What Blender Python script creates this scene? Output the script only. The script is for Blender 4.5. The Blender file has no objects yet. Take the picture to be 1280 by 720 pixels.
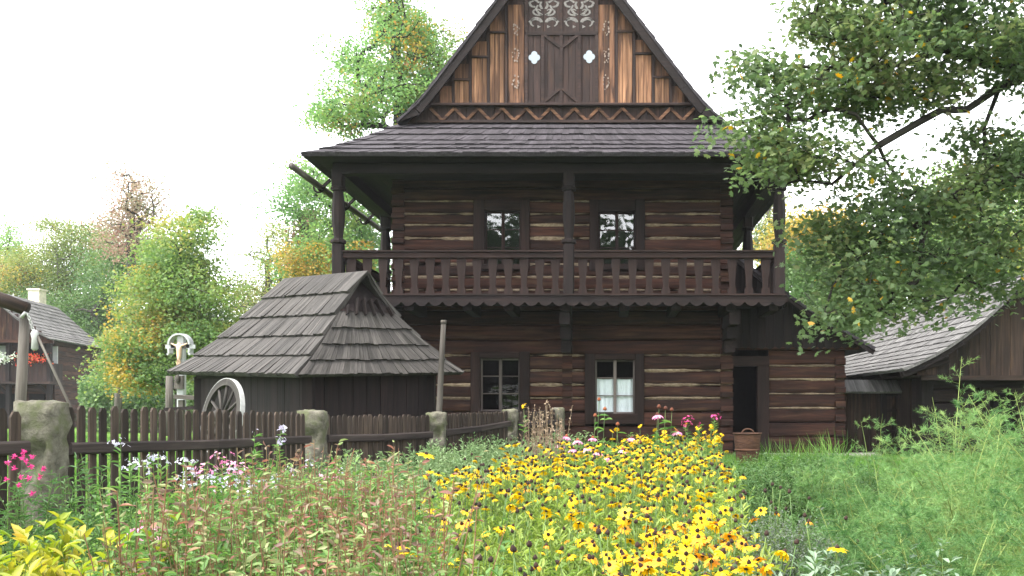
import bpy, math, random
import numpy as np
from mathutils import Vector, Matrix, noise as mnoise
random.seed(7)
RS = np.random.RandomState(11)
C = bpy.context.scene.collection
SC = bpy.context.scene
PI = math.pi

# ------------------------------------------------------------------ camera, sky, sun, exposure
EYE = 1.5
F = 1100.0
cam = bpy.data.cameras.new('camera')
cam.sensor_width = 36.0
cam.lens = F / 1280.0 * 36.0
cam.shift_x = -120.0 / 1280.0
cam.shift_y = 150.0 / 1280.0
cam.clip_start = 0.05
cam.clip_end = 2000.0
camo = bpy.data.objects.new('camera', cam)
camo.location = (0, 0, EYE)
camo.rotation_euler = (PI / 2, 0, 0)
C.objects.link(camo)
SC.camera = camo

SUN_EL = math.radians(62)
SUN_AZ = math.radians(-128)          # direction the light comes from, clockwise from +Y
world = bpy.data.worlds.new('World')
SC.world = world
world.use_nodes = True
wn = world.node_tree
wn.nodes.clear()
sky = wn.nodes.new('ShaderNodeTexSky')
sky.sky_type = 'NISHITA'
sky.sun_disc = False
sky.sun_elevation = SUN_EL
sky.sun_rotation = SUN_AZ
sky.air_density = 1.0
sky.dust_density = 1.0
hsv = wn.nodes.new('ShaderNodeHueSaturation')
hsv.inputs['Saturation'].default_value = 0.10
wbg = wn.nodes.new('ShaderNodeBackground')
wbg.inputs['Strength'].default_value = 0.15
wout = wn.nodes.new('ShaderNodeOutputWorld')
wn.links.new(sky.outputs[0], hsv.inputs['Color'])
wn.links.new(hsv.outputs[0], wbg.inputs['Color'])
wn.links.new(wbg.outputs[0], wout.inputs['Surface'])

sl = bpy.data.lights.new('sun', 'SUN')
sl.energy = 1.5
sl.angle = math.radians(25)
sl.color = (1.0, 0.96, 0.9)
so = bpy.data.objects.new('sun', sl)
sdir = Vector((math.sin(SUN_AZ) * math.cos(SUN_EL), math.cos(SUN_AZ) * math.cos(SUN_EL), math.sin(SUN_EL)))
so.rotation_euler = sdir.to_track_quat('Z', 'Y').to_euler()
so.location = (0, 0, 30)
C.objects.link(so)

SC.view_settings.view_transform = 'Standard'
SC.view_settings.look = 'None'
SC.view_settings.exposure = 2.65
SC.view_settings.gamma = 1.0
SC.render.engine = 'CYCLES'
try:
    SC.cycles.max_bounces = 6
    SC.cycles.transparent_max_bounces = 6
    SC.cycles.use_denoising = True
except Exception:
    pass

# ------------------------------------------------------------------ helpers
def at(px, py, Y):
    return Vector(((px - 760.0) / F * Y, Y, EYE + (510.0 - py) / F * Y))

def wx(px, Y):
    return (px - 760.0) / F * Y

def wz(py, Y):
    return EYE + (510.0 - py) / F * Y

def sm(t):
    t = max(0.0, min(1.0, t))
    return t * t * (3 - 2 * t)

def gz(x, y):
    return 0.52 * sm((y - 1.0) / 14.0)

def gzn(x, y):
    t = np.clip((y - 1.0) / 14.0, 0, 1)
    return 0.52 * t * t * (3 - 2 * t)

def tag(o, label=None, cat=None, group=None, kind=None):
    if label: o['label'] = label
    if cat: o['category'] = cat
    if group: o['group'] = group
    if kind: o['kind'] = kind
    return o

def empty(name, loc, label=None, cat=None, group=None, rz=0.0, parent=None):
    o = bpy.data.objects.new(name, None)
    o.empty_display_size = 0.2
    o.location = loc
    o.rotation_euler = (0, 0, rz)
    C.objects.link(o)
    if parent: o.parent = parent
    return tag(o, label, cat, group)

def link(name, me, parent=None):
    o = bpy.data.objects.new(name, me)
    C.objects.link(o)
    if parent:
        o.parent = parent
        # geometry is written in world coordinates: cancel the parent's place
        o.matrix_parent_inverse = world_inv(parent)
    return o

def world_inv(p):
    m = Matrix.Identity(4)
    q = p
    chain = []
    while q:
        chain.append(q); q = q.parent
    for q in reversed(chain):
        b = Matrix.Translation(q.location) @ q.rotation_euler.to_matrix().to_4x4()
        m = m @ (q.matrix_parent_inverse if q.parent else Matrix.Identity(4)) @ b
    return m.inverted()

class MB:
    """collects boxes, beams, tubes, prisms and builds ONE mesh"""
    def __init__(s):
        s.v = []; s.f = []; s.mi = []; s.r = []; s.g = []; s.sm = []
    def add(s, vs, fs, gs, mi=0, rnd=None, smooth=False):
        b = len(s.v)
        if rnd is None: rnd = random.random()
        off = Vector((random.uniform(0, 50), random.uniform(0, 50), random.uniform(0, 50)))
        s.v += [tuple(v) for v in vs]
        s.g += [tuple(Vector(g) + off) for g in gs]
        s.r += [rnd] * len(vs)
        for f in fs:
            s.f.append([b + i for i in f]); s.mi.append(mi); s.sm.append(smooth)
    def box(s, c, d, R=None, mi=0, rnd=None, bev=0.0):
        """c centre, d full sizes, R 3x3"""
        hx, hy, hz = d[0] / 2, d[1] / 2, d[2] / 2
        ax = sorted(range(3), key=lambda i: -d[i])
        pts = []
        if bev > 0:
            b = min(bev, hx * .8, hy * .8, hz * .8)
            fs = []
            L = ax[0]
            o1, o2 = [i for i in range(3) if i != L]
            h = (hx, hy, hz)
            ring = [(-1, -1, 0), (1, -1, 0), (1, 1, 0), (-1, 1, 0)]
            prof = []
            for (a, c2) in ((-1, -1), (1, -1), (1, 1), (-1, 1)):
                if (a, c2) in ((-1, -1), (1, 1)):
                    prof.append((a * h[o1], c2 * (h[o2] - b))); prof.append((a * (h[o1] - b), c2 * h[o2]))
                else:
                    prof.append((a * (h[o1] - b), c2 * h[o2])); prof.append((a * h[o1], c2 * (h[o2] - b)))
            for e in (-1, 1):
                for (p, q) in prof:
                    t = [0, 0, 0]; t[L] = e * h[L]; t[o1] = p; t[o2] = q
                    pts.append(Vector(t))
            n = 8
            fs = [[i, (i + 1) % n, n + (i + 1) % n, n + i] for i in range(n)]
            fs += [list(range(n))[::-1], list(range(n, 2 * n))]
            if (o1, o2, L) not in ((0, 1, 2), (1, 2, 0), (2, 0, 1)):
                fs = [f[::-1] for f in fs]
        else:
            for z in (-hz, hz):
                for (x, y) in ((-hx, -hy), (hx, -hy), (hx, hy), (-hx, hy)):
                    pts.append(Vector((x, y, z)))
            fs = [[3, 2, 1, 0], [4, 5, 6, 7], [0, 1, 5, 4], [1, 2, 6, 5], [2, 3, 7, 6], [3, 0, 4, 7]]
        gs = [(p[ax[0]], p[ax[1]], p[ax[2]]) for p in pts]
        c = Vector(c)
        vs = [c + (R @ p if R is not None else p) for p in pts]
        s.add(vs, fs, gs, mi, rnd)
    def beam(s, p0, p1, w, h, up=(0, 0, 1), mi=0, rnd=None, bev=0.0):
        p0 = Vector(p0); p1 = Vector(p1)
        x = (p1 - p0); L = x.length; x = x / L
        up = Vector(up)
        y = up.cross(x)
        if y.length < 1e-4: y = Vector((0, 1, 0)).cross(x)
        y.normalize(); z = x.cross(y)
        R = Matrix((x, y, z)).transposed()
        s.box((p0 + p1) / 2, (L, w, h), R, mi, rnd, bev)
    def tube(s, pts, rad, n=6, mi=0, rnd=None, cap=True, smooth=True):
        pts = [Vector(p) for p in pts]
        vs = []; gs = []; L = 0
        prev = None
        for i, p in enumerate(pts):
            d = (pts[min(i + 1, len(pts) - 1)] - pts[max(i - 1, 0)])
            if d.length < 1e-6: d = Vector((0, 0, 1))
            d.normalize()
            if prev is None:
                a = Vector((0, 0, 1)) if abs(d.z) < .9 else Vector((1, 0, 0))
                u = d.cross(a).normalized()
            else:
                u = (prev - d * prev.dot(d))
                if u.length < 1e-4: u = d.orthogonal()
                u.normalize()
            prev = u
            w = d.cross(u)
            if i: L += (p - pts[i - 1]).length
            r = rad[i] if hasattr(rad, '__len__') else rad
            for k in range(n):
                t = 2 * PI * k / n
                vs.append(p + u * (r * math.cos(t)) + w * (r * math.sin(t)))
                gs.append((L, r * math.cos(t), r * math.sin(t)))
        fs = []
        for i in range(len(pts) - 1):
            for k in range(n):
                fs.append([i * n + k, i * n + (k + 1) % n, (i + 1) * n + (k + 1) % n, (i + 1) * n + k])
        if cap:
            fs.append(list(range(n))[::-1]); fs.append([(len(pts) - 1) * n + k for k in range(n)])
        s.add(vs, fs, gs, mi, rnd, smooth)
    def lathe(s, prof, c, n=12, mi=0, rnd=None, smooth=True, R=None):
        c = Vector(c)
        vs = []; gs = []
        for (r, z) in prof:
            for k in range(n):
                t = 2 * PI * (k + .5) / n
                p = Vector((r * math.cos(t), r * math.sin(t), z))
                vs.append(c + (R @ p if R is not None else p)); gs.append((z, r * math.cos(t), r * math.sin(t)))
        fs = []
        for i in range(len(prof) - 1):
            for k in range(n):
                fs.append([i * n + k, i * n + (k + 1) % n, (i + 1) * n + (k + 1) % n, (i + 1) * n + k])
        fs.append(list(range(n))[::-1]); fs.append([(len(prof) - 1) * n + k for k in range(n)])
        s.add(vs, fs, gs, mi, rnd, smooth)
    def prism(s, poly, fn, t0, t1, mi=0, rnd=None, grain='v'):
        """poly list of (u,v) counter-clockwise seen from fn's -t side; fn(u,v,t)->Vector"""
        n = len(poly)
        vs = [fn(u, v, t0) for (u, v) in poly] + [fn(u, v, t1) for (u, v) in poly]
        gs = [((v, u, t0) if grain == 'v' else (u, v, t0)) for (u, v) in poly] + [((v, u, t1) if grain == 'v' else (u, v, t1)) for (u, v) in poly]
        fs = [list(range(n)), list(range(n, 2 * n))[::-1]]
        for i in range(n):
            j = (i + 1) % n
            fs.append([j, i, n + i, n + j])
        s.add(vs, fs, gs, mi, rnd)
    def build(s, name, mats, parent=None):
        me = bpy.data.meshes.new(name)
        me.from_pydata(s.v, [], s.f)
        if not isinstance(mats, (list, tuple)): mats = [mats]
        for m in mats: me.materials.append(m)
        me.polygons.foreach_set('material_index', s.mi)
        me.polygons.foreach_set('use_smooth', s.sm)
        a = me.attributes.new('rnd', 'FLOAT', 'POINT'); a.data.foreach_set('value', s.r)
        g = me.attributes.new('gc', 'FLOAT_VECTOR', 'POINT')
        g.data.foreach_set('vector', np.array(s.g, dtype=np.float32).ravel())
        me.update()
        return link(name, me, parent)

def xz(Y):
    return lambda u, v, t: Vector((u, Y + t, v))

# leaf templates: (points (x across, y along, z up), faces)
LEAF_DIAMOND = (np.array([(0, 0, 0), (.5, .45, .06), (0, 1, 0), (-.5, .45, .06)]), [(0, 1, 2, 3)])
LEAF_LANCE = (np.array([(0, 0, 0), (.5, .3, .1), (.36, .68, .06), (0, 1, -.12), (-.36, .68, .06), (-.5, .3, .1), (0, .5, -.03)]),
              [(0, 1, 6), (1, 2, 6), (2, 3, 6), (3, 4, 6), (4, 5, 6), (5, 0, 6)])
LEAF_BLADE = (np.array([(-.5, 0, 0), (.5, 0, 0), (0, 1, 0)]), [(0, 1, 2)])
LEAF_BLADE2 = (np.array([(-.5, 0, 0), (.5, 0, 0), (.32, .6, .06), (0, 1, -.1), (-.32, .6, .06)]), [(0, 1, 2, 4), (4, 2, 3)])
def _maple():
    tips = [(0, 1.0), (.18, .62), (.5, .78), (.42, .45), (.62, .28), (.3, .12), (0, 0), (-.3, .12), (-.62, .28), (-.42, .45), (-.5, .78), (-.18, .62)]
    pts = [(x, y, -.12 * (x * x + (y - .4) ** 2)) for x, y in tips] + [(0, .35, .05)]
    return np.array(pts), [(i, (i + 1) % 12, 12) for i in range(12)]
LEAF_MAPLE = _maple()
LEAF_OAK = (np.array([(0, 0, 0), (.28, .25, .03), (.42, .6, .05), (0, 1, -.1), (-.42, .6, .05), (-.28, .25, .03)]), [(0, 1, 2, 3), (0, 3, 4, 5)])

def norm(a):
    return a / np.maximum(np.linalg.norm(a, axis=1, keepdims=True), 1e-6)

def leaf_arrays(P, A, N, size, aspect, tmpl, rnd):
    """returns verts, faces (list arrays), rnd per vert"""
    pts, faces = tmpl
    n = len(P); k = len(pts)
    A = norm(A)
    B = norm(np.cross(A, N)); N2 = np.cross(B, A)
    s = size[:, None, None]
    V = (P[:, None, :] + s * (pts[None, :, 0:1] * (aspect[:, None, None] if hasattr(aspect, 'shape') else aspect) * B[:, None, :]
         + pts[None, :, 1:2] * A[:, None, :] + pts[None, :, 2:3] * N2[:, None, :])).reshape(-1, 3)
    base = (np.arange(n) * k)
    out = []
    for f in faces:
        out.append(base[:, None] + np.array(f)[None, :])
    return V, out, np.repeat(rnd, k)

class NP:
    """numpy mesh collector for foliage"""
    def __init__(s): s.V = []; s.F = []; s.M = []; s.R = []; s.n = 0
    def add(s, V, Fs, rnd, mi=0):
        for f in Fs:
            s.F.append(f + s.n); s.M.append(mi)
        s.V.append(V); s.R.append(rnd); s.n += len(V)
    def leaves(s, P, A, N, size, aspect, tmpl, rnd, mi=0):
        V, Fs, r = leaf_arrays(P, A, N, size, aspect, tmpl, rnd)
        s.add(V, Fs, r, mi)
    def sticks(s, P0, P1, r0, r1, mi=0, rnd=None):
        """three sided thin stems"""
        n = len(P0)
        d = norm(P1 - P0)
        u = norm(np.cross(d, np.tile([[.3, .9, .1]], (n, 1)))); w = np.cross(d, u)
        vs = []
        for (P, r) in ((P0, r0), (P1, r1)):
            for k in range(3):
                t = 2 * PI * k / 3
                rr = r[:, None] if hasattr(r, 'shape') else r
                vs.append(P + rr * (u * math.cos(t) + w * math.sin(t)))
        V = np.stack(vs, 1).reshape(-1, 3)
        b = np.arange(n) * 6
        Fs = [np.stack([b + k, b + (k + 1) % 3, b + 3 + (k + 1) % 3, b + 3 + k], 1) for k in range(3)]
        if rnd is None: rnd = RS.rand(n)
        s.add(V, Fs, np.repeat(rnd, 6), mi)
    def build(s, name, mats, parent=None, smooth=False):
        me = bpy.data.meshes.new(name)
        V = np.concatenate(s.V).astype(np.float32)
        loops = np.concatenate([f.ravel() for f in s.F]).astype(np.int32)
        tot = np.concatenate([np.full(len(f), f.shape[1]) for f in s.F]).astype(np.int32)
        mi = np.concatenate([np.full(len(f), m) for f, m in zip(s.F, s.M)]).astype(np.int32)
        me.vertices.add(len(V)); me.vertices.foreach_set('co', V.ravel())
        me.loops.add(len(loops)); me.loops.foreach_set('vertex_index', loops)
        me.polygons.add(len(tot))
        start = np.concatenate([[0], np.cumsum(tot)[:-1]]).astype(np.int32)
        me.polygons.foreach_set('loop_start', start)
        try: me.polygons.foreach_set('loop_total', tot)
        except Exception: pass
        if not isinstance(mats, (list, tuple)): mats = [mats]
        for m in mats: me.materials.append(m)
        me.polygons.foreach_set('material_index', mi)
        if smooth: me.polygons.foreach_set('use_smooth', np.ones(len(tot), dtype=bool))
        a = me.attributes.new('rnd', 'FLOAT', 'POINT'); a.data.foreach_set('value', np.concatenate(s.R).astype(np.float32))
        me.update(calc_edges=True)
        me.validate()
        return link(name, me, parent)

# ------------------------------------------------------------------ materials
def new_mat(name):
    m = bpy.data.materials.new(name); m.use_nodes = True
    nt = m.node_tree; nt.nodes.clear()
    out = nt.nodes.new('ShaderNodeOutputMaterial')
    return m, nt, out
def nd(nt, t, **kw):
    n = nt.nodes.new(t)
    for k, v in kw.items():
        if k in n.inputs: n.inputs[k].default_value = v
        else: setattr(n, k, v)
    return n
def ramp(nt, stops):
    r = nt.nodes.new('ShaderNodeValToRGB')
    el = r.color_ramp.elements
    while len(el) < len(stops): el.new(.5)
    for e, (p, c) in zip(el, stops):
        e.position = p; e.color = (c[0], c[1], c[2], 1)
    return r
def attr(nt, name):
    a = nt.nodes.new('ShaderNodeAttribute'); a.attribute_name = name; return a

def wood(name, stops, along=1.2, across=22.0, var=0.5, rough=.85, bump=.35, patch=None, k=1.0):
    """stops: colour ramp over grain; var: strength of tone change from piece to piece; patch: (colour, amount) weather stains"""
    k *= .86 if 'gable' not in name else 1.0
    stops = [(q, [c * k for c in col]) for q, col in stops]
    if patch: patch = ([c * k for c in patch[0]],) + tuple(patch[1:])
    m, nt, out = new_mat(name); L = nt.links.new
    g = attr(nt, 'gc')
    mp = nd(nt, 'ShaderNodeMapping'); mp.inputs['Scale'].default_value = (along, across, across)
    L(g.outputs['Vector'], mp.inputs['Vector'])
    n1 = nd(nt, 'ShaderNodeTexNoise', Scale=1.0, Detail=5.0, Roughness=.65, Distortion=.4)
    L(mp.outputs[0], n1.inputs['Vector'])
    r = ramp(nt, stops); L(n1.outputs[0], r.inputs[0])
    # broad weathering
    mp2 = nd(nt, 'ShaderNodeMapping'); mp2.inputs['Scale'].default_value = (.9, 3, 3)
    L(g.outputs['Vector'], mp2.inputs['Vector'])
    n2 = nd(nt, 'ShaderNodeTexNoise', Scale=1.0, Detail=3.0); L(mp2.outputs[0], n2.inputs['Vector'])
    a = attr(nt, 'rnd')
    mr = nd(nt, 'ShaderNodeMapRange'); mr.inputs[3].default_value = 1 - var; mr.inputs[4].default_value = 1 + var * .8
    L(a.outputs['Fac'], mr.inputs[0])
    mr2 = nd(nt, 'ShaderNodeMapRange'); mr2.inputs[1].default_value = .3; mr2.inputs[2].default_value = .7
    mr2.inputs[3].default_value = .62; mr2.inputs[4].default_value = 1.3
    L(n2.outputs[0], mr2.inputs[0])
    mu = nd(nt, 'ShaderNodeMath', operation='MULTIPLY'); L(mr.outputs[0], mu.inputs[0]); L(mr2.outputs[0], mu.inputs[1])
    vm = nd(nt, 'ShaderNodeVectorMath', operation='SCALE'); L(r.outputs[0], vm.inputs[0]); L(mu.outputs[0], vm.inputs['Scale'])
    col = vm.outputs[0]
    if patch:
        mp3 = nd(nt, 'ShaderNodeMapping'); mp3.inputs['Scale'].default_value = patch[2]
        L(g.outputs['Vector'], mp3.inputs['Vector'])
        n3 = nd(nt, 'ShaderNodeTexNoise', Scale=1.0, Detail=4.0); L(mp3.outputs[0], n3.inputs['Vector'])
        mr3 = nd(nt, 'ShaderNodeMapRange'); mr3.inputs[1].default_value = patch[3]; mr3.inputs[2].default_value = patch[3] + .12; mr3.inputs[4].default_value = patch[1]
        L(n3.outputs[0], mr3.inputs[0])
        mx = nd(nt, 'ShaderNodeMix', data_type='RGBA'); L(mr3.outputs[0], mx.inputs[0]); L(col, mx.inputs[6]); mx.inputs[7].default_value = (*patch[0], 1)
        col = mx.outputs[2]
    b = nd(nt, 'ShaderNodeBsdfPrincipled', Roughness=rough)
    b.inputs['Specular IOR Level'].default_value = .25
    L(col, b.inputs['Base Color'])
    bp = nd(nt, 'ShaderNodeBump', Strength=bump, Distance=.012); L(n1.outputs[0], bp.inputs['Height']); L(bp.outputs[0], b.inputs['Normal'])
    L(b.outputs[0], out.inputs['Surface'])
    return m

def leaf(name, cols, trans=.35, noise_scale=.8, rough=.55, spec=.3, hue_noise=.35):
    """cols: colours spread over the per leaf random number, shifted by a broad noise"""
    m, nt, out = new_mat(name); L = nt.links.new
    a = attr(nt, 'rnd')
    tc = nd(nt, 'ShaderNodeTexCoord')
    n = nd(nt, 'ShaderNodeTexNoise', Scale=noise_scale, Detail=2.0); L(tc.outputs['Object'], n.inputs['Vector'])
    mr = nd(nt, 'ShaderNodeMapRange'); mr.inputs[1].default_value = .3; mr.inputs[2].default_value = .7
    L(n.outputs[0], mr.inputs[0])
    mx = nd(nt, 'ShaderNodeMix'); mx.inputs[0].default_value = hue_noise
    L(a.outputs['Fac'], mx.inputs[2]); L(mr.outputs[0], mx.inputs[3])
    k = len(cols)
    r = ramp(nt, [((i + .5) / k if k > 1 else 0, c) for i, c in enumerate(cols)]); L(mx.outputs[0], r.inputs[0])
    b = nd(nt, 'ShaderNodeBsdfPrincipled', Roughness=rough); b.inputs['Specular IOR Level'].default_value = spec
    L(r.outputs[0], b.inputs['Base Color'])
    t = nd(nt, 'ShaderNodeBsdfTranslucent'); 
    hs = nd(nt, 'ShaderNodeHueSaturation', Value=1.25, Saturation=1.1); L(r.outputs[0], hs.inputs['Color']); L(hs.outputs[0], t.inputs['Color'])
    ms = nd(nt, 'ShaderNodeMixShader'); ms.inputs[0].default_value = trans
    L(b.outputs[0], ms.inputs[1]); L(t.outputs[0], ms.inputs[2]); L(ms.outputs[0], out.inputs['Surface'])
    return m

def stone(name, c0, c1, moss=(.12, .15, .06), moss_amt=.6, scale=6.0, bump=.6):
    m, nt, out = new_mat(name); L = nt.links.new
    tc = nd(nt, 'ShaderNodeTexCoord')
    n1 = nd(nt, 'ShaderNodeTexNoise', Scale=scale, Detail=8.0, Roughness=.7); L(tc.outputs['Object'], n1.inputs['Vector'])
    r = ramp(nt, [(.3, c0), (.7, c1)]); L(n1.outputs[0], r.inputs[0])
    n2 = nd(nt, 'ShaderNodeTexNoise', Scale=scale * .6, Detail=5.0); L(tc.outputs['Object'], n2.inputs['Vector'])
    mr = nd(nt, 'ShaderNodeMapRange'); mr.inputs[1].default_value = .48; mr.inputs[2].default_value = .62; mr.inputs[4].default_value = moss_amt; L(n2.outputs[0], mr.inputs[0])
    mx = nd(nt, 'ShaderNodeMix', data_type='RGBA'); L(mr.outputs[0], mx.inputs[0]); L(r.outputs[0], mx.inputs[6]); mx.inputs[7].default_value = (*moss, 1)
    b = nd(nt, 'ShaderNodeBsdfPrincipled', Roughness=.95); b.inputs['Specular IOR Level'].default_value = .15
    L(mx.outputs[2], b.inputs['Base Color'])
    bp = nd(nt, 'ShaderNodeBump', Strength=bump, Distance=.03); L(n1.outputs[0], bp.inputs['Height']); L(bp.outputs[0], b.inputs['Normal'])
    L(b.outputs[0], out.inputs['Surface'])
    return m

def plain(name, col, rough=.6, spec=.3, metal=0.0, vary=.15, scale=12.0):
    m, nt, out = new_mat(name); L = nt.links.new
    tc = nd(nt, 'ShaderNodeTexCoord')
    n1 = nd(nt, 'ShaderNodeTexNoise', Scale=scale, Detail=4.0); L(tc.outputs['Object'], n1.inputs['Vector'])
    r = ramp(nt, [(.3, [c * (1 - vary) for c in col]), (.7, [min(1, c * (1 + vary)) for c in col])]); L(n1.outputs[0], r.inputs[0])
    b = nd(nt, 'ShaderNodeBsdfPrincipled', Roughness=rough, Metallic=metal); b.inputs['Specular IOR Level'].default_value = spec
    L(r.outputs[0], b.inputs['Base Color']); L(b.outputs[0], out.inputs['Surface'])
    return m

def glass(name, refl=.3):
    m, nt, out = new_mat(name); L = nt.links.new
    t = nd(nt, 'ShaderNodeBsdfTransparent'); t.inputs['Color'].default_value = (.85, .9, .9, 1)
    g = nd(nt, 'ShaderNodeBsdfGlossy', Roughness=.02)
    tc = nd(nt, 'ShaderNodeTexCoord')
    n1 = nd(nt, 'ShaderNodeTexNoise', Scale=5.0, Detail=1.0); L(tc.outputs['Object'], n1.inputs['Vector'])
    bp = nd(nt, 'ShaderNodeBump', Strength=.25, Distance=.02); L(n1.outputs[0], bp.inputs['Height']); L(bp.outputs[0], g.inputs['Normal'])
    ms = nd(nt, 'ShaderNodeMixShader'); ms.inputs[0].default_value = refl
    L(t.outputs[0], ms.inputs[1]); L(g.outputs[0], ms.inputs[2]); L(ms.outputs[0], out.inputs['Surface'])
    return m

M = {}
M['log'] = wood('log_wood', [(.25, (.017, .007, .006)), (.5, (.068, .0255, .017)), (.75, (.165, .062, .036))], along=1.0, across=16, var=.35, bump=.6,
                patch=((.15, .075, .04), .75, (1.2, 9, 9), .58), k=0.54)
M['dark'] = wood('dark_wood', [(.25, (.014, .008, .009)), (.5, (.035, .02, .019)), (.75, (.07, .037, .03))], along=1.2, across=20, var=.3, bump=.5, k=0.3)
M['rail'] = wood('rail_wood', [(.25, (.021, .011, .0095)), (.5, (.047, .0235, .019)), (.75, (.085, .042, .032))], along=1.2, across=20, var=.3, bump=.4, k=0.42)
M['chink'] = wood('chinking_moss', [(.25, (.11, .077, .05)), (.5, (.25, .185, .125)), (.75, (.40, .315, .225))], along=14, across=30, var=.35, bump=.8,
                  patch=((.05, .03, .02), .85, (3, 8, 8), .6), k=0.95)
M['gable_light'] = wood('gable_plank_light', [(.3, (.05, .022, .012)), (.46, (.19, .092, .05)), (.68, (.40, .215, .12))], along=.7, across=30, var=.4, bump=.4,
                        patch=((.06, .028, .017), .8, (1.1, 9, 9), .5), k=0.7)
M['gable_mid'] = wood('gable_plank_mid', [(.25, (.045, .022, .014)), (.5, (.14, .068, .04)), (.75, (.27, .14, .08))], along=.9, across=24, var=.4, bump=.4,
                      patch=((.03, .016, .013), .85, (1.5, 8, 8), .52), k=.78)
M['gable_dark'] = wood('gable_plank_dark', [(.25, (.022, .013, .013)), (.5, (.052, .031, .028)), (.75, (.095, .05, .038))], along=1.0, across=22, var=.25, bump=.4,
                       patch=((.13, .062, .034), .5, (1.2, 7, 7), .62), k=0.45)
M['shingle'] = wood('roof_shingle', [(.25, (.043, .036, .042)), (.5, (.09, .077, .09)), (.75, (.145, .127, .147))], along=2.0, across=30, var=.17, bump=.5, k=0.42)
M['shingle_grey'] = wood('roof_shingle_grey', [(.25, (.07, .062, .058)), (.5, (.145, .13, .12)), (.75, (.24, .22, .2))], along=1.2, across=40, var=.32, bump=.7,
                         patch=((.05, .045, .035), .7, (2, 5, 5), .58), k=0.33)
M['shingle_pale'] = wood('roof_shingle_pale', [(.25, (.13, .125, .12)), (.5, (.24, .23, .225)), (.75, (.36, .35, .34))], along=1.2, across=30, var=.25, bump=.5, k=0.5)
M['grey_wood'] = wood('weathered_grey_wood', [(.25, (.09, .075, .06)), (.5, (.2, .175, .15)), (.75, (.33, .3, .26))], along=1.2, across=30, var=.25, bump=.5, k=0.42)
M['picket'] = wood('picket_wood', [(.25, (.028, .02, .016)), (.5, (.075, .053, .04)), (.75, (.16, .115, .085))], along=1.5, across=26, var=.4, bump=.5,
                   patch=((.16, .13, .10), .6, (1.2, 9, 9), .6), k=0.5)
M['rail_dark'] = wood('fence_rail_wood', [(.25, (.022, .016, .015)), (.5, (.06, .045, .04)), (.75, (.11, .085, .075))], along=1.2, across=24, var=.2, bump=.5, k=0.6)
M['barn_board'] = wood('barn_board', [(.25, (.022, .014, .011)), (.5, (.06, .036, .026)), (.75, (.13, .075, .048))], along=1.0, across=24, var=.45, bump=.4,
                       patch=((.2, .11, .06), .6, (1.5, 7, 7), .62), k=0.42)
M['bark'] = wood('tree_bark', [(.25, (.02, .017, .015)), (.5, (.055, .045, .038)), (.75, (.11, .095, .08))], along=3, across=14, var=.15, bump=.9, k=0.45)
M['bark_grey'] = wood('tree_bark_grey', [(.25, (.06, .055, .05)), (.5, (.12, .105, .09)), (.75, (.2, .18, .155))], along=3, across=12, var=.15, bump=.9, k=0.5)
M['wicker'] = wood('wicker', [(.25, (.05, .022, .014)), (.5, (.13, .06, .035)), (.75, (.24, .12, .07))], along=6, across=30, var=.35, bump=.5, k=0.55)
M['stone'] = stone('mossy_sandstone', (.045, .042, .032), (.17, .16, .125), moss=(.075, .085, .04), moss_amt=.75, scale=13, bump=1.0)
M['slab'] = stone('stone_slab', (.16, .15, .13), (.34, .32, .28), moss_amt=.3)
M['plaster'] = plain('white_plaster', (.72, .70, .66), rough=.9, spec=.1, vary=.08)
M['brick_pale'] = plain('pale_chimney', (.5, .46, .36), rough=.9, vary=.2, scale=6)
M['white_paint'] = plain('white_paint', (.3, .31, .31), rough=.5, vary=.05)
M['pattern_white'] = plain('painted_ornament', (.13, .12, .115), rough=.8, vary=.35, scale=30)
M['pane_pale'] = plain('pale_backing', (.25, .28, .32), rough=.4, vary=.06)
M['curtain'] = plain('curtain_cloth', (.8, .8, .82), rough=.95, spec=.05, vary=.05)
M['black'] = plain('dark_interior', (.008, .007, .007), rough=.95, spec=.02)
M['glass_up'] = glass('window_glass_bright', .17)
M['glass'] = glass('window_glass', .022)
M['iron'] = plain('grey_iron', (.32, .32, .31), rough=.6, metal=.3, vary=.2)
M['wheel'] = wood('wheel_wood', [(.25, (.02, .018, .016)), (.5, (.048, .043, .038)), (.75, (.085, .077, .068))], across=30, var=.25)
M['skin'] = plain('painted_figure', (.6, .4, .28), rough=.6, vary=.1)
M['red_brick'] = plain('red_brick', (.3, .12, .08), rough=.9, vary=.25)
M['roof_dark'] = wood('far_roof', [(.25, (.05, .05, .055)), (.5, (.085, .085, .09)), (.75, (.13, .13, .135))], var=.2, k=0.8)
M['terracotta'] = plain('terracotta', (.3, .11, .06), rough=.9)

M['maple'] = leaf('maple_leaf', [(.042, .07, .032), (.062, .1, .043), (.085, .13, .054), (.11, .16, .062), (.145, .175, .07), (.12, .115, .07)], trans=.5, noise_scale=.9)
M['maple_yellow'] = leaf('yellow_leaf', [(.3, .2, .02), (.4, .26, .03), (.35, .16, .03)], trans=.4)
M['pale_green'] = leaf('pale_green_leaf', [(.08, .16, .06), (.11, .21, .075), (.14, .25, .09), (.17, .28, .09), (.2, .27, .08), (.24, .24, .09)], trans=.5, noise_scale=.35)  # paleness of haze and sky glare is put into these leaf colours
M['green'] = leaf('green_leaf', [(.05, .10, .035), (.075, .14, .045), (.10, .17, .055), (.14, .2, .065)], trans=.4, noise_scale=.4)
M['autumn'] = leaf('autumn_green_leaf', [(.075, .14, .05), (.1, .18, .06), (.14, .22, .065), (.18, .24, .065), (.27, .26, .07), (.3, .21, .09)], trans=.45, noise_scale=.45, hue_noise=.45)  # also paled in the colour, standing in for haze over background trees
M['yellow'] = leaf('golden_leaf', [(.2, .22, .06), (.32, .27, .06), (.38, .26, .06), (.36, .19, .09)], trans=.45, noise_scale=.5)
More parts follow.
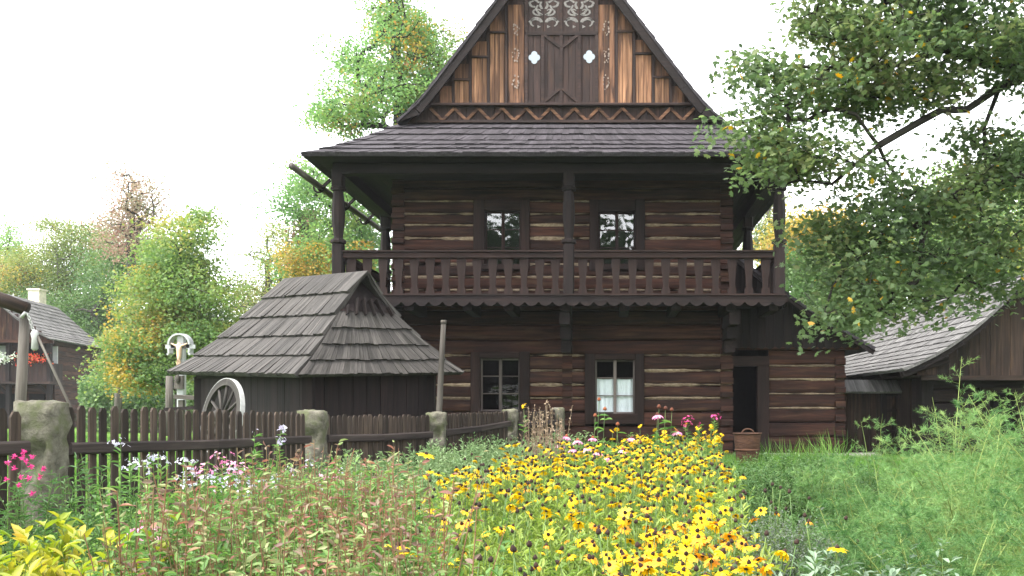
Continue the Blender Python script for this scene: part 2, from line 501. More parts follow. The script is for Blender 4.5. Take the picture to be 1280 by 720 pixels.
M['olive'] = leaf('olive_leaf', [(.08, .13, .04), (.12, .17, .05), (.17, .21, .06), (.24, .23, .07), (.26, .19, .1)], trans=.45, noise_scale=.35)
M['redleaf'] = leaf('red_leaf', [(.16, .19, .11), (.23, .2, .13), (.29, .18, .14), (.31, .15, .15)], trans=.45, noise_scale=.5)
M['deep'] = leaf('deep_green_leaf', [(.02, .055, .018), (.035, .08, .022), (.055, .11, .03)], trans=.35, noise_scale=.4)
M['ivy'] = leaf('ivy_leaf', [(.05, .09, .03), (.12, .1, .05), (.16, .09, .06)], trans=.3, noise_scale=1)
# ------------------------------------------------------------------ ground
def build_ground():
    xs = np.concatenate([np.linspace(-400, -40, 10)[:-1], np.linspace(-40, 30, 71)[:-1], np.linspace(30, 400, 10)])
    ys = np.concatenate([np.linspace(-200, -6, 8)[:-1], np.linspace(-6, 30, 73)[:-1], np.linspace(30, 70, 21)[:-1], np.linspace(70, 600, 12)])
    v = []
    for y in ys:
        for x in xs:
            n = mnoise.noise(Vector((x * .35, y * .35, 0))) * .03 if abs(x) < 40 and y < 70 else 0
            v.append((x, y, gz(x, y) + n))
    nx = len(xs)
    f = [[j * nx + i, j * nx + i + 1, (j + 1) * nx + i + 1, (j + 1) * nx + i] for j in range(len(ys) - 1) for i in range(nx - 1)]
    me = bpy.data.meshes.new('ground'); me.from_pydata(v, [], f)
    m, nt, out = new_mat('meadow_ground'); L = nt.links.new
    tc = nd(nt, 'ShaderNodeTexCoord')
    n1 = nd(nt, 'ShaderNodeTexNoise', Scale=.6, Detail=6.0); L(tc.outputs['Object'], n1.inputs['Vector'])
    n2 = nd(nt, 'ShaderNodeTexNoise', Scale=40.0, Detail=4.0); L(tc.outputs['Object'], n2.inputs['Vector'])
    r = ramp(nt, [(.3, (.06, .12, .02)), (.6, (.10, .19, .035)), (.8, (.14, .2, .05))]); L(n1.outputs[0], r.inputs[0])
    vm = nd(nt, 'ShaderNodeVectorMath', operation='SCALE'); L(r.outputs[0], vm.inputs[0])
    mr = nd(nt, 'ShaderNodeMapRange'); mr.inputs[3].default_value = .55; mr.inputs[4].default_value = 1.4; L(n2.outputs[0], mr.inputs[0]); L(mr.outputs[0], vm.inputs['Scale'])
    b = nd(nt, 'ShaderNodeBsdfPrincipled', Roughness=1.0); b.inputs['Specular IOR Level'].default_value = .05
    L(vm.outputs[0], b.inputs['Base Color'])
    bp = nd(nt, 'ShaderNodeBump', Strength=.8, Distance=.05); L(n2.outputs[0], bp.inputs['Height']); L(bp.outputs[0], b.inputs['Normal'])
    L(b.outputs[0], out.inputs['Surface'])
    me.materials.append(m)
    tag(link('ground', me), kind='structure')
    # dark garden soil under the beds
    v = []; f = []
    xs = np.linspace(-3.2, 2.6, 24); ys = np.linspace(1.5, 13, 40)
    for y in ys:
        for x in xs:
            v.append((x, y, gz(x, y) + mnoise.noise(Vector((x * .35, y * .35, 0))) * .03 + .012 + .02 * mnoise.noise(Vector((x * 3, y * 3, 4)))))
    nx = len(xs)
    f = [[j * nx + i, j * nx + i + 1, (j + 1) * nx + i + 1, (j + 1) * nx + i] for j in range(len(ys) - 1) for i in range(nx - 1)]
    me = bpy.data.meshes.new('garden_soil'); me.from_pydata(v, [], f)
    me.materials.append(stone('soil', (.02, .015, .01), (.06, .045, .03), moss=(.05, .08, .02), moss_amt=.5, scale=14))
    tag(link('garden_soil', me), kind='structure')
build_ground()

# ------------------------------------------------------------------ shingle roofs
def poly_at(line, t):
    """point at parameter t in [0,1] along a polyline by length"""
    seg = [(line[i + 1] - line[i]).length for i in range(len(line) - 1)]
    tot = sum(seg); d = t * tot
    for i, s_ in enumerate(seg):
        if d <= s_ or i == len(seg) - 1:
            k = d / s_ if s_ > 1e-9 else 0
            return line[i].lerp(line[i + 1], k)
        d -= s_

def shingles(mb, left, right, rows, width, thick, jit=.012, over=.35, mi=0, sheet=True, wav=0.0):
    """left/right: polylines from eave to ridge (seen from outside, left then right)"""
    left = [Vector(p) for p in left]; right = [Vector(p) for p in right]
    if sheet:
        k = 10
        vs = []
        for i in range(k + 1):
            vs += [poly_at(left, i / k), poly_at(right, i / k)]
        for i in range(k):
            a, b, c, d = vs[2 * i], vs[2 * i + 1], vs[2 * i + 3], vs[2 * i + 2]
            if (a - b).length < 1e-5 and (c - d).length < 1e-5: continue
            n = (b - a).cross(d - a)
            if n.length < 1e-9: n = (b - a).cross(c - a)
            n.normalize()
            lo = -n * .03
            P = [a, b, c, d, a + lo, b + lo, c + lo, d + lo]
            mb.add(P, [[0, 1, 2, 3], [7, 6, 5, 4], [0, 4, 5, 1], [2, 6, 7, 3], [1, 5, 6, 2], [3, 7, 4, 0]], [(p.z, p.x, p.y) for p in P], mi, rnd=.2)
    for r in range(rows):
        t0 = r / rows; t1 = min(1.0, (r + 1 + over) / rows)
        a0, b0 = poly_at(left, t0), poly_at(right, t0)
        a1, b1 = poly_at(left, t1), poly_at(right, t1)
        if wav:
            dz = wav * math.sin(r * 1.7)
        n = max(1, int((b0 - a0).length / width))
        cuts = [0] + sorted([(i + random.uniform(-.25, .25)) / n for i in range(1, n)]) + [1]
        lowt = t0
        for i in range(n):
            u0, u1 = cuts[i], cuts[i + 1]
            j = random.uniform(0, jit)
            p = a0.lerp(b0, u0); q = a0.lerp(b0, u1); s_ = a1.lerp(b1, u1); t_ = a1.lerp(b1, u0)
            up = (t_ - p)
            if up.length < 1e-5: up = s_ - q
            side = (q - p)
            nn = side.cross(up)
            if nn.length < 1e-9: continue
            nn.normalize(); upn = up.normalized()
            g = side.normalized() * .0015
            th = thick * random.uniform(.8, 1.25)
            p = p - upn * j + g; q = q - upn * (j + random.uniform(-.003, .003)) - g
            P = [p + nn * .004, q + nn * .004, s_ - g + nn * .002, t_ + g + nn * .002, p + nn * (th + .004), q + nn * (th + .004), s_ - g + nn * .006, t_ + g + nn * .006]
            l = up.length; w = side.length
            G = [(0, 0, 0), (0, w, 0), (l, w, 0), (l, 0, 0), (0, 0, th), (0, w, th), (l, w, .004), (l, 0, .004)]
            mb.add(P, [[3, 2, 1, 0], [4, 5, 6, 7], [0, 1, 5, 4], [1, 2, 6, 5], [2, 3, 7, 6], [3, 0, 4, 7]], G, mi)

# ------------------------------------------------------------------ the log house
HX = -0.88
YW = 17.0; YB = 15.8; YE = 15.2; YG = 16.55
house = empty('log_house', (HX, YW, .5), 'dark two storey log house with a carved front gallery and a steep shingled gable', 'house')
H0 = .5

def hewn_log(mb, x0, x1, zc, h, y, depth=.2, mi=0):
    """horizontal hewn log with a slightly uneven face; face towards -Y at y"""
    n = max(2, int((x1 - x0) / .45) + 1)
    rn = random.random(); off = random.uniform(0, 99)
    prof = [(.035, -.5), (.008, -.40), (0, -.2), (.004, .22), (.012, .42), (.04, .5), (depth, .5), (depth, -.5)]
    vs = []; gs = []
    for i in range(n + 1):
        x = x0 + (x1 - x0) * i / n
        e = .012 * mnoise.noise(Vector((x * 1.1, off, 0)))
        d = .018 * mnoise.noise(Vector((x * 1.6, off, 7)))
        for (dy, dz) in prof:
            vs.append(Vector((x, y + dy + (d if dy < .1 else 0), zc + dz * h + e)))
            gs.append((x, dz * h, dy))
    k = len(prof)
    fs = []
    for i in range(n):
        for j in range(k):
            jj = (j + 1) % k
            fs.append([i * k + j, (i + 1) * k + j, (i + 1) * k + jj, i * k + jj])
    fs.append(list(range(k))); fs.append([n * k + j for j in range(k)][::-1])
    mb.add(vs, fs, gs, mi, rn)

def chink(mb, x0, x1, z, t, y, mi=1):
    n = max(3, int((x1 - x0) / .07)); off = random.uniform(0, 99)
    vs = []; gs = []
    for i in range(n + 1):
        x = x0 + (x1 - x0) * i / n
        a = max(.06, .7 + .7 * mnoise.noise(Vector((x * 6, off, 0))) + 1.1 * mnoise.noise(Vector((x * 1.3, off, 3))))
        c = .008 * mnoise.noise(Vector((x * 2, off, 9)))
        for (dy, dz) in ((.03, -.5), (.012, 0), (.03, .5)):
            vs.append(Vector((x, y + dy, z + c + dz * t * a))); gs.append((x, dz * t, dy))
    fs = []
    for i in range(n):
        for j in range(2):
            fs.append([i * 3 + j, (i + 1) * 3 + j, (i + 1) * 3 + j + 1, i * 3 + j + 1])
    mb.add(vs, fs, gs, mi, random.random())

def log_wall(mb, x0, x1, z0, z1, seams, openings, y, chinks):
    """seams: z of the joints; chinks: thickness of the pale filling per joint"""
    zs = [z0] + [s_ for s_ in seams if z0 < s_ < z1] + [z1]
    def spans(z):
        iv = [(x0, x1)]
        for (a, b, c, d) in openings:
            if c < z < d:
                nv = []
                for (p, q) in iv:
                    if b <= p or a >= q: nv.append((p, q)); continue
                    if a > p: nv.append((p, a))
                    if b < q: nv.append((b, q))
                iv = nv
        return iv
    for i in range(len(zs) - 1):
        zc = (zs[i] + zs[i + 1]) / 2; h = zs[i + 1] - zs[i]
        gap = chinks.get(i, .012)
        gap_lo = chinks.get(i - 1, .012) if i else 0
        for (p, q) in spans(zc):
            hewn_log(mb, p, q, zc + (gap_lo - gap) / 4, h - (gap + gap_lo) / 2 * .9, y)
        if i < len(zs) - 2:
            for (p, q) in spans(zs[i + 1]):
                if gap > .02: chink(mb, p + .01, q - .01, zs[i + 1], gap * 1.25, y)

XL = HX - 3.28; XR = HX + 3.28
# openings (x0,x1,z0,z1)
WU = [(wx(592, YW), wx(662, YW), wz(338, YW), wz(250, YW)), (wx(737, YW), wx(806, YW), wz(338, YW), wz(250, YW))]
WL = [(wx(588.5, YW), wx(662, YW), wz(525, YW), wz(440, YW)), (wx(731, YW), wx(805, YW), wz(530, YW), wz(442, YW))]
mb = MB()
seL = [wz(y, YW) for y in (552, 533, 515, 497.5, 481, 463, 444, 425, 406, 388)]
log_wall(mb, XL, XR, H0 + .02, 3.5, seL, WL, YW, {2: .02, 3: .05, 4: .06, 5: .05, 6: .045, 7: .018})
# alternate log ends of the cross wall and the corners
def log_ends(mb, xc, w, zs, y, out=.06, par=0):
    for i in range(len(zs) - 1):
        if i % 2 == par:
            mb.box((xc, y - out / 2 + .06, (zs[i] + zs[i + 1]) / 2), (w, out + .12, (zs[i + 1] - zs[i]) * .82), mi=0, rnd=random.uniform(0, .35), bev=.012)
        else:
            mb.box((xc, y + .06, (zs[i] + zs[i + 1]) / 2), (w * .98, .13, (zs[i + 1] - zs[i]) * .9), mi=0, rnd=random.uniform(.2, .6), bev=.012)
zsL = [H0 + .02] + seL + [3.5]
zh = []
for i in range(len(zsL) - 1): zh += [zsL[i], (zsL[i] + zsL[i + 1]) / 2]
log_ends(mb, wx(709, YW), .19, [z for z in zh if z > 1.0 and z < 3.2], YW, .07)
log_ends(mb, XR - .11, .24, zh + [3.5], YW, .09)
log_ends(mb, XL + .11, .24, zh + [3.5], YW, .09)
# other walls of the ground storey and the floor between
mb.box((XL + .1, 21.6, 2.0), (.2, 9.0, 3.0)); mb.box((XR - .1, 21.6, 2.0), (.2, 9.0, 3.0)); mb.box((HX, 26.0, 2.0), (6.3, .2, 3.0))
mb.build('ground_floor_wall', [M['log'], M['chink']], house)

mb = MB()
seU = [wz(y, YW) for y in (362, 346, 330, 314, 297.5, 280.8, 267, 251, 235, 219)]
log_wall(mb, XL, XR, 3.52, 6.15, seU, WU, YW, {0: .04, 1: .05, 2: .055, 3: .05, 4: .055, 5: .05, 6: .045, 7: .03, 8: .02})
zsU = [3.52] + seU + [6.15]
zh = []
for i in range(len(zsU) - 1): zh += [zsU[i], (zsU[i] + zsU[i + 1]) / 2]
log_ends(mb, XR - .11, .24, zh + [6.15], YW, .09, 1)
log_ends(mb, XL + .11, .24, zh + [6.15], YW, .09, 1)
mb.box((XL + .1, 21.6, 4.85), (.2, 9.0, 2.7)); mb.box((XR - .1, 21.6, 4.85), (.2, 9.0, 2.7)); mb.box((HX, 26.0, 4.85), (6.3, .2, 2.7))
mb.build('upper_floor_wall', [M['log'], M['chink']], house)
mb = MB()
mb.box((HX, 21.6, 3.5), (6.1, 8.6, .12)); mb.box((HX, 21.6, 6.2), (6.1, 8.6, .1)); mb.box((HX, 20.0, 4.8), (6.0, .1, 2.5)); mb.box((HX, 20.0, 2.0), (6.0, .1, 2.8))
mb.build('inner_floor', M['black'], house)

# windows
def window(op, sash, rows, has_curtain, glassm, framem):
    x0, x1, z0, z1 = op
    sx0, sx1, sz0, sz1 = sash
    mb = MB()
    y = YW - .035
    jl = sx0 - x0; jr = x1 - sx1
    mb.box(((x0 + sx0) / 2, y + .07, (z0 + z1) / 2), (jl, .17, z1 - z0), bev=.012)
    mb.box(((x1 + sx1) / 2, y + .07, (z0 + z1) / 2), (jr, .17, z1 - z0), bev=.012)
    mb.box(((sx0 + sx1) / 2, y + .075, (z1 + sz1) / 2), (sx1 - sx0, .17, z1 - sz1), bev=.012)
    mb.box(((sx0 + sx1) / 2, y + .045, (z0 + sz0) / 2), (sx1 - sx0 + .1, .22, sz0 - z0), bev=.012)
    w = mb.build('window', M['rail'], house)
    mb = MB()
    ys = YW + .09; t = .032
    for x in (sx0 + t / 2, sx1 - t / 2, (sx0 + sx1) / 2):
        tt = t if x != (sx0 + sx1) / 2 else t * 1.9
        mb.box((x, ys, (sz0 + sz1) / 2), (tt, .045, sz1 - sz0), bev=.006)
    mid = (sx0 + sx1) / 2
    for (a, b) in ((sx0 + t, mid - t), (mid + t, sx1 - t)):
        for z in (sz0 + t / 2, sz1 - t / 2):
            mb.box(((a + b) / 2, ys + .001, z), (b - a, .04, t), bev=.005)
        for r_ in range(1, rows):
            mb.box(((a + b) / 2, ys + .001, sz0 + (sz1 - sz0) * r_ / rows), (b - a, .03, .02), bev=.004)
    mb.build('sash', framem, w)
    mb = MB()
    for (a, b) in ((sx0 + t, mid - t), (mid + t, sx1 - t)):
        for r_ in range(rows):
            c0 = sz0 + (sz1 - sz0) * r_ / rows; c1 = sz0 + (sz1 - sz0) * (r_ + 1) / rows
            e = random.uniform(-.004, .004); e2 = random.uniform(-.004, .004)
            P = [Vector((a, ys + e, c0)), Vector((b, ys - e, c0)), Vector((b, ys - e + e2, c1)), Vector((a, ys + e + e2, c1))]
            mb.add(P, [[0, 1, 2, 3]], [(p.x, p.z, 0) for p in P])
    mb.build('pane', glassm, w)
    if has_curtain:  # flag only hangs white curtain cloth behind the panes
        mb = MB()
        for (a, b) in ((sx0 + t, mid - .015), (mid + .015, sx1 - t)):
            n = 24; top = sz0 + (sz1 - sz0) * .655
            vs = []; gs = []
            for i in range(n + 1):
                u = i / n
                x = a + (b - a) * u
                for k in range(5):
                    v = k / 4
                    yy = ys + .05 + .012 * math.sin(u * 19 + v * 1.5 + a) + .006 * math.sin(u * 7)
                    sag = .012 * math.sin(u * PI) if k == 4 else 0
                    vs.append(Vector((x, yy, sz0 + (top - sz0) * v - sag))); gs.append((x, v, 0))
            fs = [[i * 5 + k, (i + 1) * 5 + k, (i + 1) * 5 + k + 1, i * 5 + k + 1] for i in range(n) for k in range(4)]
            mb.add(vs, fs, gs, 0, None, True)
        mb.build('curtain', M['curtain'], w)
M['sash_grey'] = wood('sash_grey', [(.3, (.07, .055, .05)), (.7, (.17, .145, .13))])
window(WU[0], (wx(606, YW), wx(650.5, YW), wz(331, YW), wz(263.5, YW)), 3, False, M['glass_up'], M['rail'])
window(WU[1], (wx(748, YW), wx(794, YW), wz(331, YW), wz(264.5, YW)), 3, False, M['glass_up'], M['rail'])
window(WL[0], (wx(600.5, YW), wx(649.5, YW), wz(514, YW), wz(448, YW)), 3, False, M['glass'], M['sash_grey'])
window(WL[1], (wx(744, YW), wx(793.5, YW), wz(517, YW), wz(450, YW)), 3, True, M['glass'], M['sash_grey'])

# gallery floor, joists, valance
GX0 = wx(418, YB); GX1 = wx(981, YB)
GF = wz(370, YB)
YSIDE = 19.6
mb = MB()
n = 46
for i in range(n):
    a = GX0 + (GX1 - GX0) * i / n; b = GX0 + (GX1 - GX0) * (i + 1) / n
    mb.box(((a + b) / 2, (YB - .08 + YW) / 2, GF - .02), (b - a - .006, YW - YB + .08, .045))
for (a, b) in ((GX0, XL), (XR, GX1)):
    for k in range(18):
        y = YW + .02 + (YSIDE - YW) * k / 18
        mb.box(((a + b) / 2, y + .07, GF - .02), (b - a, .135, .045))
mb.build('gallery_floor', M['dark'], house)
for px in (450, 520, 590, 640, 708, 780, 842, 908, 960):
    mb = MB()
    x = wx(px, 16.4)
    mb.box((x, 16.42, GF - .16), (.17, 1.2, .2), bev=.015)
    mb.build('gallery_joist', M['dark'], house)
for xx in (XL + .1, XR - .1, wx(709, YW)):
    mb = MB()
    for k in range(3):
        L_ = 1.05 - .32 * k
        mb.box((xx, YW - L_ / 2, GF - .38 - .235 * k), (.2, L_, .225), bev=.02)
    mb.build('corbel', M['dark'], house)
def scallop(L, pitch, h, depth):
    n = max(1, round(L / pitch)); p = L / n
    pts = [(0, h)]
    low = []
    for i in range(n):
        for k in range(7):
            t = k / 6
            u = (i + t) * p
            low.append((u, -depth * math.sin(PI * t) ** .8))
    return low, n
def valance(fn, L, pitch, h, depth, t=.03, mat='dark', name='valance'):
    low, n = scallop(L, pitch, h, depth)
    mb = MB()
    vs = []; gs = []
    for (u, v) in low:
        for tt in (0, t):
            vs += [fn(u, v, tt), fn(u, h, tt)]; gs += [(u, v, tt), (u, h, tt)]
    fs = []
    m = len(low)
    for i in range(m - 1):
        a = i * 4; b = (i + 1) * 4
        fs += [[a, b, b + 1, a + 1], [a + 3, b + 3, b + 2, a + 2], [a + 2, b + 2, b, a], [a + 1, b + 1, b + 3, a + 3]]
    fs += [[0, 1, 3, 2], [(m - 1) * 4 + k for k in (2, 3, 1, 0)]]
    mb.add(vs, fs, gs)
    return mb.build(name, M[mat], house)
valance(lambda u, v, t: Vector((GX0 + u, YB - .12 + t, GF - .12 + v)), GX1 - GX0, .245, .115, .075)
valance(lambda u, v, t: Vector((GX0 - .01 - t, YB - .08 + u, GF - .12 + v)), YSIDE - YB, .245, .115, .075)
valance(lambda u, v, t: Vector((GX1 + .01 + t, YB - .08 + u, GF - .12 + v)), YSIDE - YB, .245, .115, .075)
mb = MB(); mb.beam((GX0, YB - .11, GF + .012), (GX1, YB - .11, GF + .012), .06, .03); mb.build('floor_edge_board', M['rail'], house)

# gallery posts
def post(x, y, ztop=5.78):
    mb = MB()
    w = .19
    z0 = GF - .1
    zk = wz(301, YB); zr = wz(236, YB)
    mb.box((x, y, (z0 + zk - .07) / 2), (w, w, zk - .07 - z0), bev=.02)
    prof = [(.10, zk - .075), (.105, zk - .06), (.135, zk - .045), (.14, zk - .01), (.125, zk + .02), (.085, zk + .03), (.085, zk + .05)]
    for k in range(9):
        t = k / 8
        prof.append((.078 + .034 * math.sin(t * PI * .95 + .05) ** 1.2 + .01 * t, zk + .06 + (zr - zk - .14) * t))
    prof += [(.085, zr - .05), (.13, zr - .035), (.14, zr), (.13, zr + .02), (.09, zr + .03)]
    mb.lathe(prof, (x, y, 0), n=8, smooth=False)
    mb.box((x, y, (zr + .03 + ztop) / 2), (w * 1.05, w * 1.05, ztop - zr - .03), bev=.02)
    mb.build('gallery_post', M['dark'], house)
PX = [wx(423, YB), wx(711, YB), wx(974, YB)]
for x in PX: post(x, YB)
post(PX[0] - .05, 19.35); post(PX[2], 19.35)
# handrails
RZ = wz(319.5, YB)
mb = MB()
for (a, b) in ((PX[0] + .1, PX[1] - .1), (PX[1] + .1, PX[2] - .1)):
    mb.beam((a, YB, RZ), (b, YB, RZ), .12, .12, bev=.02); mb.beam((a, YB - .01, RZ + .07), (b, YB - .01, RZ + .07), .17, .028)
mb.build('handrail', M['rail'], house)
for x in (PX[0] - .02, PX[2]):
    mb = MB(); mb.beam((x, YB + .1, RZ), (x, 19.25, RZ), .12, .12, bev=.02); mb.beam((x, YB + .1, RZ + .07), (x, 19.25, RZ + .07), .17, .028)
    mb.build('handrail', M['rail'], house)
# balusters: one sawn board, copied
bz0 = GF; bh = RZ - .06 - GF
prof = [(.062, 0), (.075, .05), (.08, .13), (.072, .2), (.045, .25), (.05, .30), (.055, .45), (.07, .68), (.082, .86), (.082, 1.0)]
poly = [(a, b * bh) for a, b in prof] + [(-a, b * bh) for a, b in prof[::-1]]
mb = MB()
mb.prism(poly, lambda u, v, t: Vector((u, t, v)), -.018, .018)
bal = None
def baluster(x, y, rz=0):
    global bal
    if bal is None:
        bal = mb.build('baluster', M['rail']); o = bal
    else:
        o = bal.copy(); C.objects.link(o)
    o.parent = house
    o.matrix_parent_inverse = world_inv(house)
    o.location = (x, y, bz0); o.rotation_euler = (0, 0, rz)
for (a, b, n) in ((PX[0] + .1, PX[1] - .1, 14), (PX[1] + .1, PX[2] - .1, 12)):
    for i in range(n):
        baluster(a + (b - a) * (i + .5) / n, YB)
for x in (PX[0] - .02, PX[2]):
    for i in range(11): baluster(x, YB + .35 + .3 * i, PI / 2)

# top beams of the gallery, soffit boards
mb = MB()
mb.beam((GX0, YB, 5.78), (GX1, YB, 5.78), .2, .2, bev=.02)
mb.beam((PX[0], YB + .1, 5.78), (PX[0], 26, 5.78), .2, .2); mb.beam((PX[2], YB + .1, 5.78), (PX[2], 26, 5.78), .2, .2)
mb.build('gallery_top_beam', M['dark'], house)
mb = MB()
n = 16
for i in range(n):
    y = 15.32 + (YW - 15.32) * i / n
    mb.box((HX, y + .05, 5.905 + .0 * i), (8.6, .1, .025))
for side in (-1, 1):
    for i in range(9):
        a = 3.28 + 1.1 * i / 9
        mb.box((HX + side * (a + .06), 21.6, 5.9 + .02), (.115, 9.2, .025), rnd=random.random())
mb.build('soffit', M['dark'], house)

# roof
ER = 4.42
EZ = 5.88; TZ = 6.84
prof = [(4.42, 5.88), (3.7, 6.33), (3.03, 6.82), (2.72, 7.08), (2.36, 7.52), (1.2, 9.05), (0, 10.66)]
YBACK = 26.6
mb = MB()
# front pent
shingles(mb, [(HX - ER, YE, EZ), (HX - 3.7, YE + .68, 6.30), (HX - 3.03, YG, TZ)], [(HX + ER, YE, EZ), (HX + 3.7, YE + .68, 6.30), (HX + 3.03, YG, TZ)], 6, .1, .042, jit=.008)
mb.build('pent_roof', M['shingle'], house)
mb = MB()
YV = 16.28   # verge of the gable
for s_ in (-1, 1):
    lo_f = [(HX + s_ * 4.42, YE + .01, EZ), (HX + s_ * 3.7, YE + .69, 6.33), (HX + s_ * 3.03, YG, 6.82)]
    lo_b = [(HX + s_ * 4.42, YBACK, EZ), (HX + s_ * 3.7, YBACK, 6.33), (HX + s_ * 3.03, YBACK, 6.82)]
    up_f = [(HX + s_ * x, YV, z) for x, z in prof[2:]]
    up_b = [(HX + s_ * x, YBACK, z) for x, z in prof[2:]]
    if s_ < 0:
        shingles(mb, lo_b, lo_f, 6, .16, .022); shingles(mb, up_b, up_f, 17, .16, .022)
    else:
        shingles(mb, lo_f, lo_b, 6, .16, .022); shingles(mb, up_f, up_b, 17, .16, .022)
mb.beam((HX, YV - .05, 10.70), (HX, YBACK, 10.70), .2, .06)
mb.build('main_roof', M['shingle'], house)
# barge boards
for s_ in (-1, 1):
    mb = MB()
    pr = [(3.0, 6.845)] + prof[3:]
    for i in range(len(pr) - 1):
        (x0, z0), (x1, z1) = pr[i], pr[i + 1]
        dx, dz = x1 - x0, z1 - z0; l = math.hypot(dx, dz); nx, nz = -dz / l, dx / l
        if nz > 0: nx, nz = -nx, -nz
        w = .17
        w0 = .03 if i == 0 else w
        poly = [(HX + s_ * x0, z0 - .01), (HX + s_ * x1, z1 - .01), (HX + s_ * (x1 + nx * w), z1 + nz * w - .01), (HX + s_ * (x0 + nx * w0), z0 + nz * w0 - .01)]
        mb.prism(poly if s_ > 0 else poly[::-1], xz(YV), .02, .06, grain='u', rnd=.3)
    mb.build('barge_board', M['dark'], house)
# gable wall
def rz_(x):
    x = abs(x)
    for i in range(len(prof) - 1):
        (x0, z0), (x1, z1) = prof[i], prof[i + 1]
        if x1 <= x <= x0: return z0 + (z1 - z0) * (x0 - x) / (x0 - x1)
    return prof[-1][1]
def plank(mb, x0, x1, z0, z1, yface, th, mi=0, rnd=None):
    """vertical board in the gable, top cut by the roof slope when it reaches it; x relative to centre"""
    a = min(z1, rz_(x0) - .06); b = min(z1, rz_(x1) - .06)
    if a <= z0 + .01 and b <= z0 + .01: return
    poly = [(HX + x0, z0), (HX + x1, z0)]
    if b > z0: poly.append((HX + x1, b))
    if x0 < 0 < x1 and z1 > 10: poly.append((HX, rz_(0) - .06))
    if a > z0: poly.append((HX + x0, a))
    mb.prism(poly, xz(yface), 0, th, mi, rnd)
gx = lambda px: wx(px, YG) - HX
gzz = lambda py: wz(py, YG)
mb = MB()
for i in range(34):
    a = -3.03 + 6.06 * i / 34; b = a + 6.06 / 34
    plank(mb, a, b - .004, TZ + .005 - .15, 11, YG + .02, .05)
mb.prism([(HX - 2.9, TZ - .1), (HX + 2.9, TZ - .1), (HX, rz_(0) - .15)], xz(YG + .1), 0, .03)
mb.build('gable_wall', M['gable_dark'], house)
mb = MB()
for i in range(20):
    a = -3.6 + 7.2 * i / 20; plank(mb, a, a + .355, 6.2, 11, YBACK - .35, .05)
mb.build('rear_gable', M['gable_dark'], house)
# light planks by panel
def panel(px0, px1, ytop, ybot, mat, nb, proud=.012):
    mb = MB()
    for i in range(nb):
        a = px0 + (px1 - px0) * i / nb; b = px0 + (px1 - px0) * (i + 1) / nb
        plank(mb, gx(a), gx(b) - .006, gzz(ybot), gzz(ytop), YG - proud + random.uniform(-.004, .004), .05)
    mb.build('gable_panel', M[mat], house)
for (a, b, t, m_, nb) in ((550, 565, 108, 'gable_mid', 1), (568.5, 586.5, 101, 'gable_light', 3), (590, 609, 73, 'gable_light', 3), (612.5, 631, 42, 'gable_light', 3),
                          (772.5, 790.5, 41, 'gable_light', 3), (794.5, 814.5, 69, 'gable_light', 3), (818.5, 836.5, 98, 'gable_light', 3), (840, 856, 108, 'gable_mid', 2)):
    panel(a, b, t, 130, m_, nb)
for (a, b, t, bt) in ((568.5, 586.5, 80, 99), (590, 609, 52, 70.5), (612.5, 631, 12, 39.5), (772.5, 790.5, 12, 38.5), (794.5, 814.5, 50, 66), (818.5, 836.5, 72, 95.5)):
    panel(a, b, t, bt, 'gable_mid', 2, .004)
panel(635, 655.5, 6, 130, 'gable_mid', 3, .006)
panel(748, 768.5, 6, 130, 'gable_mid', 3, .006)
# battens and ledges
mb = MB()
for px in (566.8, 588.3, 610.8, 633, 770.5, 792.5, 816.5, 838.3):
    plank(mb, gx(px - 1.5), gx(px + 1.5), gzz(131), 11, YG - .035, .06)
for (a, b, y) in ((566, 588, 100), (588, 611, 71.7), (611, 633, 41), (770, 792, 39.7), (792, 816, 67.5), (816, 838, 97)):
    mb.beam((HX + gx(a), YG - .03, gzz(y)), (HX + gx(b), YG - .03, gzz(y)), .04, .035)
mb.beam((HX + gx(540), YG - .05, gzz(132.2)), (HX + gx(866), YG - .05, gzz(132.2)), .12, .05, bev=.01)
mb.beam((HX + gx(520), YG - .04, gzz(153)), (HX + gx(886), YG - .04, gzz(153)), .08, .05)
mb.build('gable_batten', M['gable_dark'], house)
# zigzag
mb = MB()
n = 11
xa, xb = gx(538), gx(868)
for i in range(n):
    a = xa + (xb - xa) * i / n; b = xa + (xb - xa) * (i + 1) / n; c = (a + b) / 2
    zt, zb = gzz(135.5), gzz(150.5)
    if i % 1 == 0:
        mb.beam((HX + a, YG - .012, zt), (HX + c, YG - .012, zb), .03, .055, up=(0, 1, 0)) if False else None
    for (p, q) in (((a, zt), (c, zb)), ((c, zb), (b, zt))):
        dx, dz = q[0] - p[0], q[1] - p[1]; l = math.hypot(dx, dz); nx, nz = -dz / l * .026, dx / l * .026
        poly = [(HX + p[0] - nx, p[1] - nz), (HX + q[0] - nx, q[1] - nz), (HX + q[0] + nx, q[1] + nz), (HX + p[0] + nx, p[1] + nz)]
        mb.prism(poly, xz(YG - .02 - .004 * (p[0] == a)), 0, .035, grain='u')
mb.build('zigzag_trim', M['gable_mid'], house)
